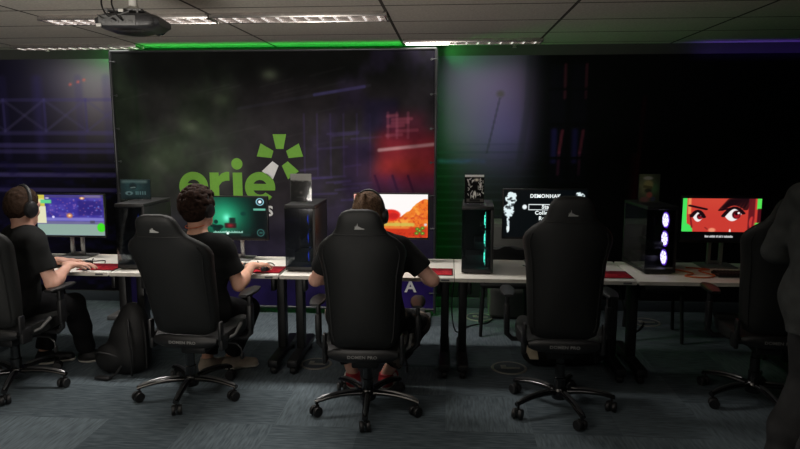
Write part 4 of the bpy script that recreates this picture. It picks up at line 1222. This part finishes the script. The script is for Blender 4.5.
def frame(f, up=(0, 0, 1)):
    f = V3(f); f = f / np.linalg.norm(f)
    r = np.cross(f, V3(up)); r /= np.linalg.norm(r)
    return r, f, np.cross(r, f)
def build_hand(F, wrist, fdir, palm_n, side, curl=.5, hs=1.0):
    """fdir: from wrist to fingers; palm_n: way the palm faces; side +1 right hand, -1 left hand"""
    f = V3(fdir); f /= np.linalg.norm(f); n = V3(palm_n); n = n - f * (n @ f); n /= np.linalg.norm(n)
    lat = np.cross(f, n) * side               # towards the thumb
    w = V3(wrist)
    kn = []
    for i, (o, l) in enumerate(((.030, .085), (.010, .090), (-.010, .085), (-.029, .075))):
        k = w + lat * o * hs + f * l * hs - n * (.004 if i in (1, 2) else 0)
        F.cap(w + lat * o * .55 + f * .012, k, .0135 * hs, .0105 * hs, k=.016)
        kn.append(k)
    F.cap(w - f * .03, w + f * .02, .023, .022, k=.02)
    for i, (k, ls) in enumerate(zip(kn, ((.040, .024, .019), (.045, .028, .020), (.041, .026, .019), (.032, .020, .017)))):
        p = k; d = f + lat * (.12, .03, -.05, -.14)[i]; d /= np.linalg.norm(d)
        for j, l in enumerate(ls):
            a = curl * (.35, .75, .5)[j] * (1 + .12 * i)
            d = d * math.cos(a) + n * math.sin(a); d /= np.linalg.norm(d)
            q = p + d * l * hs
            F.cap(p, q, (.0092, .0084, .0076)[j] * hs, (.0085, .0077, .0066)[j] * hs, k=.004)
            p = q
    b = w + f * .018 + lat * .018 + n * .006
    m1 = b + (lat * .55 + f * .65 + n * .30) * .045 * hs
    m2 = m1 + (lat * .22 + f * .85 + n * .35) * .034 * hs
    m3 = m2 + (-lat * .05 + f * .9 + n * .45) * .026 * hs
    F.cap(b, m1, .0145 * hs, .0115 * hs, k=.014).cap(m1, m2, .0105 * hs, .0092 * hs, k=.005).cap(m2, m3, .0092 * hs, .0072 * hs, k=.004)
def build_person(name_label, cat, loc, yaw, J, skin_m, shirt_m, trous_m, shoe_m, hair_fn, hair_m, sleeve='short', neck_low=True, sole=None, vox=.0075):
    """J: joints in the person's own frame (x right, y forward)"""
    t = thing('person', name_label, cat, loc, yaw)
    P = {k: V3(v) for k, v in J.items() if not k.startswith('_')}
    hipL, hipR = P['pelvis'] + P['hipx'] * -1, P['pelvis'] + P['hipx']
    shc = P['shoulders']; sx = P['shx']
    shL, shR = shc - sx, shc + sx
    up_l, fo_l, th_l, sh_l = J.get('_len', (.285, .255, .42, .42))
    arms, legs = {}, {}
    for s, sh in (('L', shL), ('R', shR)):
        el, wr = ik(sh, P['wrist' + s], up_l, fo_l, P['elpole' + s]); arms[s] = (sh, el, wr)
    for s, hp in (('L', hipL), ('R', hipR)):
        kn, an = ik(hp, P['ankle' + s], th_l, sh_l, P['knpole' + s]); legs[s] = (hp, kn, an)
    hd = P['head']; hr, hf, hu = frame(P['look'], J.get('_up', (0, 0, 1)))
    H = lambda a, b, c: hd + hr * a + hf * b + hu * c
    HM = np.stack([hr, hf, hu], 1)
    pts = [hd + .2, hd - .2, P['pelvis'] + .2, P['pelvis'] - .2, shL + .12, shL - .12, shR + .12, shR - .12]
    for d in (arms, legs):
        for a in d.values():
            for q in a: pts += [q + .12, q - .12]
    for s in 'LR':
        pts += [P['toe' + s] + .1, P['toe' + s] - .1]; pts += [arms[s][2] + V3(J['_hand' + s][0]) * .22]
    pts = np.array(pts); lo, hi = pts.min(0) - .05, pts.max(0) + .05
    pel, chest = P['pelvis'], P['chest']
    waist = pel * .55 + chest * .45
    spine_f = np.cross(sx, shc - pel); spine_f = spine_f / np.linalg.norm(spine_f) * -1
    if spine_f[1] < 0: spine_f = -spine_f
    bulk = J.get('_bulk', 0)
    def torso(F, g, k=.05):
        g = g + bulk
        xh = P['hipx'] / np.linalg.norm(P['hipx']); xs = sx / np.linalg.norm(sx)
        F.cap(pel - xh * .075, pel + xh * .075, .118 + g, k=k)
        F.cap(waist - xh * .06, waist + xh * .06, .108 + g, k=.08)
        F.cap(chest - xs * .075, chest + xs * .075, .118 + g, k=.08)
        F.cap(shc - xs * .11 - spine_f * .01, shc + xs * .11 - spine_f * .01, .068 + g, k=.07)
    # --- body
    F = Field(lo, hi, vox)
    torso(F, 0)
    nb = shc + V3((0, 0, .03)); nh = H(0, -.02, -.07)
    F.cap(nb, nh, .062, .055, k=.04)
    for s in 'LR':
        sh, el, wr = arms[s]
        F.cap(sh, sh + (el - sh) * .35, .056, .05, k=.04).cap(sh, el, .050, .040, k=.03)
        F.cap(el, el + (wr - el) * .3, .040, .043, k=.02).cap(el + (wr - el) * .25, wr, .042, .026, k=.03)
        hdv = J['_hand' + s]
        build_hand(F, wr, hdv[0], hdv[1], 1 if s == 'R' else -1, hdv[2])
        hp, kn, an = legs[s]
        F.cap(hp, kn, .086, .057, k=.05).cap(kn, kn + (an - kn) * .35, .055, .058, k=.03).cap(kn + (an - kn) * .3, an, .057, .038, k=.03)
        toe = P['toe' + s]
        F.cap(an - V3((0, 0, .035)), toe + V3((0, 0, .0)), .034, .024, k=.02)
    # head with a face
    F.ell(H(0, -.012, .025), (.077, .098, .100), HM, k=.02).ell(H(0, .022, -.045), (.060, .072, .075), HM, k=.04)
    F.cap(H(-.02, .07, -.085), H(.02, .07, -.085), .022, k=.03)
    F.cap(H(-.045, .072, .028), H(.045, .072, .028), .016, k=.02)
    for s in (-1, 1):
        F.ell(H(s * .031, .094, .004), (.019, .014, .012), HM, op='subs', k=.012)
        F.ell(H(s * .080, -.005, -.005), (.010, .020, .031), HM, k=.006)
        F.cap(H(s * .05, .058, -.025), H(s * .055, .04, -.02), .02, k=.03)
    F.cap(H(0, .085, .012), H(0, .108, -.026), .010, .014, k=.012).cap(H(-.012, .095, -.03), H(.012, .095, -.03), .009, k=.01)
    F.cap(H(-.02, .085, -.058), H(.02, .085, -.058), .008, k=.008).cap(H(-.016, .084, -.070), H(.016, .084, -.070), .009, k=.006)
    body = link('body', F.mesh('body', skin_m), t)
    for s in (-1, 1):
        ey = MB().lathe([(.011 * math.sin(PI * i / 8) + 1e-5, -.011 * math.cos(PI * i / 8)) for i in range(9)], (0, 0, 0), 14).build('eye', M['eye_white'], t)
        ey.location = H(s * .031, .076, .006)
        ir = MB().lathe([(.0055 * math.sin(PI * i / 6) + 1e-5, -.0045 * math.cos(PI * i / 6)) for i in range(7)], (0, 0, 0), 12).build('iris', M['iris'], ey)
        ir.location = hf * .0085
    # --- hair
    Fh = Field(hd - .21, hd + .21, .0055)
    hair_fn(Fh, H, HM)
    link('hair', Fh.mesh('hair', hair_m), t)
    # --- trousers
    F = Field(lo, hi, vox)
    xh = P['hipx'] / np.linalg.norm(P['hipx'])
    F.cap(pel - xh * .078, pel + xh * .078, .132, k=.03)
    tw = J.get('_trousers', 1.0)
    for s in 'LR':
        hp, kn, an = legs[s]
        F.cap(hp, kn, .098, .072, k=.04)
        e = kn + (an - kn) * J.get('_hem', .95)
        F.cap(kn, kn + (e - kn) * .5, .073, .066 * tw, k=.03)
        F.cap(kn, e, .073, .058 * tw, k=.03, flat=True)
    F.plane(pel + (chest - pel) * .45, chest - pel)
    F.wobble(.004, .13, 5)
    link('trousers', F.mesh('trousers', trous_m), t)
    # --- top
    F = Field(lo, hi, vox)
    torso(F, .014)
    tuck = J.get('_hang', .10)
    F.cap(pel - xh * .082 + V3((0, 0, .02)), pel + xh * .082 + V3((0, 0, .02)), .142, k=.06)
    F.plane(pel - (chest - pel) / np.linalg.norm(chest - pel) * tuck, pel - chest)
    if sleeve == 'long':
        F.cap(chest + V3((0, -.02, 0)), pel - V3((0, .02, tuck)), .150, .165, k=.05, flat=True)
    for s in 'LR':
        sh, el, wr = arms[s]
        if sleeve == 'short':
            e = sh + (el - sh) * .68
            F.cap(sh, e, .070, .068, k=.05, flat=True)
        else:
            F.cap(sh, el, .072, .060, k=.05).cap(el, wr + (wr - el) * -.02, .060, .046, k=.03, flat=True)
            if '_cuff' in J: F.cap(wr + (el - wr) * .14, wr + (el - wr) * .03, .049, .048, k=.004, flat=True)
    F.cap(nb - V3((0, 0, .03)), nb + (nh - nb) * (.12 if neck_low else .75), .074, .068, k=.05, flat=True)
    F.wobble(.0045, .16, 9)
    link('jacket' if sleeve == 'long' else 'shirt', F.mesh('top', shirt_m), t)
    # --- shoes
    for s in 'LR':
        hp, kn, an = legs[s]; toe = P['toe' + s]
        d = toe - an; d[2] = 0; d /= np.linalg.norm(d)
        gz = toe[2] - .03
        heel = an - d * .055
        Fs = Field(np.minimum(heel, toe) - .12, np.maximum(heel, toe) + .14, .0055)
        q = lambda p, z: V3((p[0], p[1], gz + z))
        Fs.cap(q(heel + d * .03, .045), q(an + d * .02, .045), .042, .045, k=.02).cap(q(an + d * .02, .045), q(toe - d * .005, .034), .046, .034, k=.03)
        Fs.cap(q(an, .06), q(an, .105), .046, .047, k=.02, flat=True)
        Fs.plane(q(an, .018), (0, 0, -1))
        so = link('shoe', Fs.mesh('shoe', shoe_m), t)
        Fb = Field(np.minimum(heel, toe) - .12, np.maximum(heel, toe) + .14, .0055)
        Fb.cap(q(heel + d * .03, .045), q(an + d * .02, .045), .046, .048, k=.02).cap(q(an + d * .02, .045), q(toe - d * .0, .034), .049, .038, k=.03)
        Fb.plane(q(an, .022), (0, 0, 1)).plane(q(an, .001), (0, 0, -1))
        link('sole', Fb.mesh('sole', sole or M['sole_white']), so)
        if J.get('_stripes'):
            sd = V3((-d[1], d[0], 0))
            st = MB()
            for k in range(3):
                for sg in (-1, 1):
                    b = an + d * (.0 + .028 * k)
                    st.tube([q(b + sd * sg * .048, .028), q(b + d * .015 + sd * sg * .047, .055), q(b + d * .025 + sd * sg * .036, .078)], .009, 6)
            st.build('shoe_stripes', M['sole_white'], so)
    P['_arms'] = arms
    return t, H, HM, (hr, hf, hu), arms, legs

def short_hair(Fh, H, HM):
    Fh.ell(H(0, -.016, .036), (.089, .108, .103), HM, k=.02).ell(H(0, -.05, -.01), (.080, .068, .075), HM, k=.03)
    r_, f_, u_ = HM.T
    Fh.plane(H(0, .075, .06), f_ * .75 - u_ * .66)
    Fh.plane(H(0, -.03, -.082), -u_ * .9 + f_ * .45)
    Fh.wobble(.0035, .03, 2)
def straight_hair(Fh, H, HM):
    Fh.ell(H(0, -.016, .034), (.094, .112, .106), HM, k=.02).ell(H(0, -.04, -.03), (.089, .078, .09), HM, k=.03)
    r_, f_, u_ = HM.T
    Fh.plane(H(0, .08, .05), f_ * .8 - u_ * .6)
    Fh.ell(H(0, -.05, -.085), (.080, .055, .075), HM, k=.03)
    Fh.plane(H(0, -.03, -.145), -u_ * .95 + f_ * .3)
    Fh.plane(H(0, .05, 0), f_)
    r2 = np.random.default_rng(8)
    for i in range(46):                       # locks lying over the crown and nape
        a = r2.uniform(-2.6, 2.6) - PI / 2; z = r2.uniform(-.06, .08)
        p0 = H(.072 * math.cos(a), -.016 + .09 * math.sin(a), z + .04); p1 = H(.096 * math.cos(a), -.02 + .112 * math.sin(a), z - .045)
        if (p1 - H(0, 0, 0)) @ f_ > .05: continue
        Fh.cap(p0, p1, .012, .006, k=.006)
    Fh.wobble(.003, .028, 4)
def curly_hair(Fh, H, HM):
    Fh.ell(H(0, -.02, .036), (.092, .108, .105), HM, k=.02).ell(H(0, -.045, -.02), (.086, .074, .08), HM, k=.03)
    r_, f_, u_ = HM.T
    Fh.plane(H(0, .072, .05), f_ * .8 - u_ * .6)
    Fh.plane(H(0, -.03, -.08), -u_ * .95 + f_ * .3)
    r2 = np.random.default_rng(5)
    for i in range(330):
        v = r2.normal(size=3); v /= np.linalg.norm(v)
        if v[1] > .35 and v[2] < .55 or v[2] < -.62: continue
        p = H(v[0] * .103, -.022 + v[1] * .117, .03 + v[2] * .115)
        tx = np.cross(v, r2.normal(size=3)); tx /= np.linalg.norm(tx)
        tw = HM @ tx
        Fh.cap(p - tw * .010, p + tw * .010, r2.uniform(.008, .015), k=.004)
def make_headset(label, H, ax, parent_loc, yaw, cup=.048, mic=True):
    """over-ear headset in the wearer's frame"""
    hr, hf, hu = ax
    t = thing('headset', label, 'headphones', parent_loc, yaw)
    band = [H(.101 * math.cos(a), -.02, .0 + .148 * math.sin(a)) for a in np.linspace(.12, PI - .12, 22)]
    MB().tube(band, .012, 10, sx=.55).build('headband', M['black_plastic'], t)
    for s in (-1, 1):
        rot = Matrix(np.stack([hr * s, hf, hu], 1).tolist())
        c = MB()
        prof = [(.001, -.004), (cup * .72, -.004), (cup, .004), (cup * 1.02, .014), (cup * .86, .03), (cup * .5, .036), (.001, .037)]
        rs = []
        for r_, h_ in prof:
            rs.append([V3(H(s * .086, -.012, -.012)) + hr * s * h_ + hf * (r_ * .86 * math.cos(q)) + hu * (r_ * 1.05 * math.sin(q)) for q in [2 * PI * j / 22 for j in range(22)]])
        c.rings(rs).build('ear_cup', M['black_plastic'], t)
    if mic:
        MB().tube(smooth_path([H(-.10, .02, -.03), H(-.095, .07, -.06), H(-.06, .105, -.075)]), .004, 7).build('microphone', M['black_plastic'], t)
    return t
def to_local(p, loc, yaw):
    d = V3(p) - V3(loc); c, s = math.cos(-yaw), math.sin(-yaw)
    return (d[0] * c - d[1] * s, d[0] * s + d[1] * c, d[2])

# person in the middle chair
loc, yaw = (-.485, 3.70, 0), 0.0
W = lambda x, y, z: to_local((x, y, z), loc, yaw)
J = dict(pelvis=W(-.485, 3.735, .595), hipx=(.095, 0, 0), chest=W(-.485, 3.80, .87), shoulders=W(-.487, 3.83, 1.005), shx=(.205, .01, 0), _bulk=.016,
         head=W(-.482, 3.91, 1.195), look=(.08, 1, -.12), _up=(0, 0, 1),
         wristR=W(-.17, 4.105, .79), wristL=W(-.70, 4.14, .79), elpoleR=(1, -1, -.65), elpoleL=(-1, -.9, -.7),
         _handR=((.02, 1, -.02), (0, -.1, -1), .45), _handL=((.25, 1, -.02), (0, -.1, -1), .4),
         ankleR=W(-.40, 4.10, .095), ankleL=W(-.62, 4.09, .095), knpoleR=(1.1, .5, 1), knpoleL=(-.5, .6, 1),
         toeR=W(-.36, 4.26, .03), toeL=W(-.66, 4.25, .03), _hem=.80, _trousers=1.05, _stripes=True, _hang=.09)
p3, H, HM, ax, *_ = build_person('person in a black T-shirt with straight light brown hair, watching the canyon screen', 'person', loc, yaw, J, M['skin_a'], M['shirt_black'], M['camo'], M['shoe_red'], straight_hair, M['hair_light'])
make_headset('black headset on the straight light brown hair of the middle player', H, ax, loc, yaw, .046)

# curly-haired person in the second chair
yaw = R(-22); loc = (-1.60, 3.93, 0)
W = lambda x, y, z: to_local((x, y, z), loc, yaw)
J = dict(pelvis=W(-1.60, 3.93, .565), hipx=(.095, 0, 0), chest=W(-1.585, 3.955, .83), shoulders=W(-1.585, 3.965, .985), shx=tuple(V3(W(-1.435, 3.90, 1.0)) - V3(W(-1.61, 3.965, 1.0))),
         head=W(-1.585, 3.99, 1.212), look=tuple(V3(W(.45, 1, 0)) - V3(W(0, 0, .14))), wristR=W(-1.325, 4.215, .79), wristL=W(-1.60, 4.36, .775),
         elpoleR=(.35, -.4, -1), elpoleL=(-1, -.4, -.5), _handR=((.3, 1, -.02), (0, -.1, -1), .5), _handL=((.5, 1, -.02), (0, -.1, -1), .4),
         ankleR=W(-1.545, 4.36, .095), ankleL=W(-1.70, 4.30, .095), knpoleR=(.5, .6, 1), knpoleL=(0, .6, 1), toeR=W(-1.395, 4.42, .03), toeL=W(-1.60, 4.42, .03), _hem=.9, _trousers=1.15, _hang=.10)
p2, H, HM, ax, *_ = build_person('person in a black T-shirt with dark curly hair, leaning out right of the second chair', 'person', loc, yaw, J, M['skin_b'], M['shirt_black'], M['trouser_black'], M['shoe_beige'], curly_hair, M['hair_curly'])
MB().tube([H(.062 * math.cos(a), -.02 + .066 * math.sin(a), -.108 + .02 * math.sin(a)) for a in np.linspace(0, 2 * PI, 25)[:-1]], .0028, 6, closed=True).build('necklace', M['orange_cord'], p2)
make_headset('black headset over dark curly hair in the second chair', H, ax, loc, yaw, .046, False)

# person at far left
yaw = R(-40); loc = (-2.92, 3.93, 0)
W = lambda x, y, z: to_local((x, y, z), loc, yaw)
fx, fy = math.cos(yaw), math.sin(yaw)
J = dict(pelvis=W(-2.90, 3.96, .585), hipx=(.095, 0, 0), chest=W(-2.87, 4.0, .83), shoulders=W(-2.81, 4.05, .985), shx=(.20, 0, 0), _bulk=.02,
         head=W(-2.83, 4.085, 1.195), look=tuple(V3(W(.38, 1, 0)) - V3(W(0, 0, .2))), wristR=W(-2.585, 4.16, .79), wristL=W(-2.78, 4.36, .775),
         elpoleR=(.5, -.1, -.9), elpoleL=(-1, -.4, -.5), _handR=((.4, 1, -.02), (0, -.1, -1), .5), _handL=((.45, 1, -.02), (0, -.1, -1), .4),
         ankleR=W(-2.66, 4.42, .095), ankleL=W(-2.95, 4.36, .095), knpoleR=(.2, .6, 1), knpoleL=(-.2, .6, 1), toeR=W(-2.52, 4.48, .03), toeL=W(-2.80, 4.44, .03), _hem=.95, _trousers=1.1, _hang=.10)
p1, H, HM, ax, *_ = build_person('person in a black T-shirt with short brown hair and headphones at the left edge', 'person', loc, yaw, J, M['skin_a'], M['shirt_black'], M['trouser_black'], M['shoe_black'], short_hair, M['hair_brown'])
make_headset('large black headphones on the short-haired person at the left edge', H, ax, loc, yaw, .054)

# standing person at the right edge
yaw = R(-62); loc = (1.715, 2.92, 0)
W = lambda x, y, z: to_local((x, y, z), loc, yaw)
J = dict(pelvis=(0, 0, .93), hipx=(.095, 0, 0), chest=(0, .01, 1.2), shoulders=(0, -.005, 1.40), shx=(.185, -.01, 0), head=(0, .05, 1.615), look=(-.1, 1, -.08),
         wristR=(.16, .20, 1.075), wristL=(-.20, .24, 1.08), elpoleR=(.6, -.7, -.5), elpoleL=(-.6, -1, -.2),
         _handR=((-.45, .9, .05), (-.9, -.4, -.1), .7), _handL=((.45, .9, .05), (.9, -.4, -.1), .7),
         ankleR=(.12, -.22, .095), ankleL=(-.12, -.08, .095), knpoleR=(0, 1, 0), knpoleL=(0, 1, 0), toeR=(.15, -.06, .03), toeL=(-.15, .08, .03),
         _hem=.98, _trousers=1.7, _hang=.13, _cuff=1, _len=(.29, .26, .43, .42))
p4, H, HM, ax, *_ = build_person('person in a dark jacket standing at the right edge with bent arms', 'person', loc, yaw, J, M['skin_a'], M['jacket'], M['trouser_dark'], M['shoe_black'], short_hair, M['hair_brown'], 'long', False)

# ------------------------------------------------------------------ light
def area(name, loc, rot, sx, sy, power, color=(1, .95, .9), spread=180):
    l = bpy.data.lights.new(name, 'AREA'); l.shape = 'RECTANGLE'; l.size = sx; l.size_y = sy; l.energy = power; l.color = color; l.spread = R(spread)
    o = bpy.data.objects.new(name, l); col.objects.link(o); o.location = loc; o.rotation_euler = rot
    return o
area('ceiling_lamp', (-2.21, 4.49, 2.44), (0, 0, 0), 1.1, .24, 17, spread=140)
area('ceiling_lamp', (-1.01, 4.49, 2.44), (0, 0, 0), 1.1, .24, 20, spread=140)
area('ceiling_lamp', (.2, 5.72, 2.44), (0, 0, 0), 1.0, .2, 2.6, spread=150)
area('ceiling_lamp', (-3.4, 5.80, 2.44), (0, 0, 0), 1.0, .2, 2.0, spread=150)
area('ceiling_lamp', (-1.0, 2.1, 2.45), (0, 0, 0), 1.1, .3, 8.5, spread=150)
area('ceiling_lamp', (-2.2, .9, 2.45), (0, 0, 0), 1.1, .3, 8, spread=160)
area('ceiling_lamp', (1.2, 1.4, 2.45), (0, 0, 0), 1.1, .3, 3.5, spread=160)
# unseen fill added behind the camera to brighten the ceiling
area('ceiling_fill', (-1.6, -1.6, .7), (R(130), 0, R(14)), 1.5, .5, 92, (1, .94, .86), 100)
area('violet_uplight', (3.35, 6.04, 2.36), (R(150), 0, 0), 2.3, .03, .6, (.2, .08, 1))
area('green_uplight', (-1.6, 5.93, 2.34), (R(150), 0, 0), 2.7, .03, 2.2, (.03, 1, .1))
area('green_sidelight', (-.12, 6.02, 2.42), (0, R(-90), 0), .06, .06, .7, (.03, 1, .1), 110)
area('green_sidelight', (-3.05, 6.02, 2.42), (0, R(90), 0), .06, .06, .5, (.03, 1, .1), 110)
w = bpy.data.worlds.new('room'); bpy.context.scene.world = w; w.use_nodes = True
w.node_tree.nodes['Background'].inputs[0].default_value = (.5, .5, .55, 1)
w.node_tree.nodes['Background'].inputs[1].default_value = .045

# ------------------------------------------------------------------ camera
cam = bpy.data.cameras.new('camera'); cam.sensor_width = 36; cam.lens = 36 * 645 / 800
cam.clip_start = .05
co = bpy.data.objects.new('camera', cam); col.objects.link(co)
co.location = (0, 0, 1.7)
co.rotation_euler = (R(90 - 8.25), 0, R(4.26))
sc = bpy.context.scene
sc.camera = co
sc.view_settings.view_transform = 'Standard'
sc.view_settings.look = 'None'
sc.view_settings.exposure = 0
sc.cycles.max_bounces = 6; sc.cycles.diffuse_bounces = 3; sc.cycles.glossy_bounces = 3; sc.cycles.transparent_max_bounces = 12
sc.cycles.use_denoising = True
sc.cycles.sample_clamp_indirect = 3
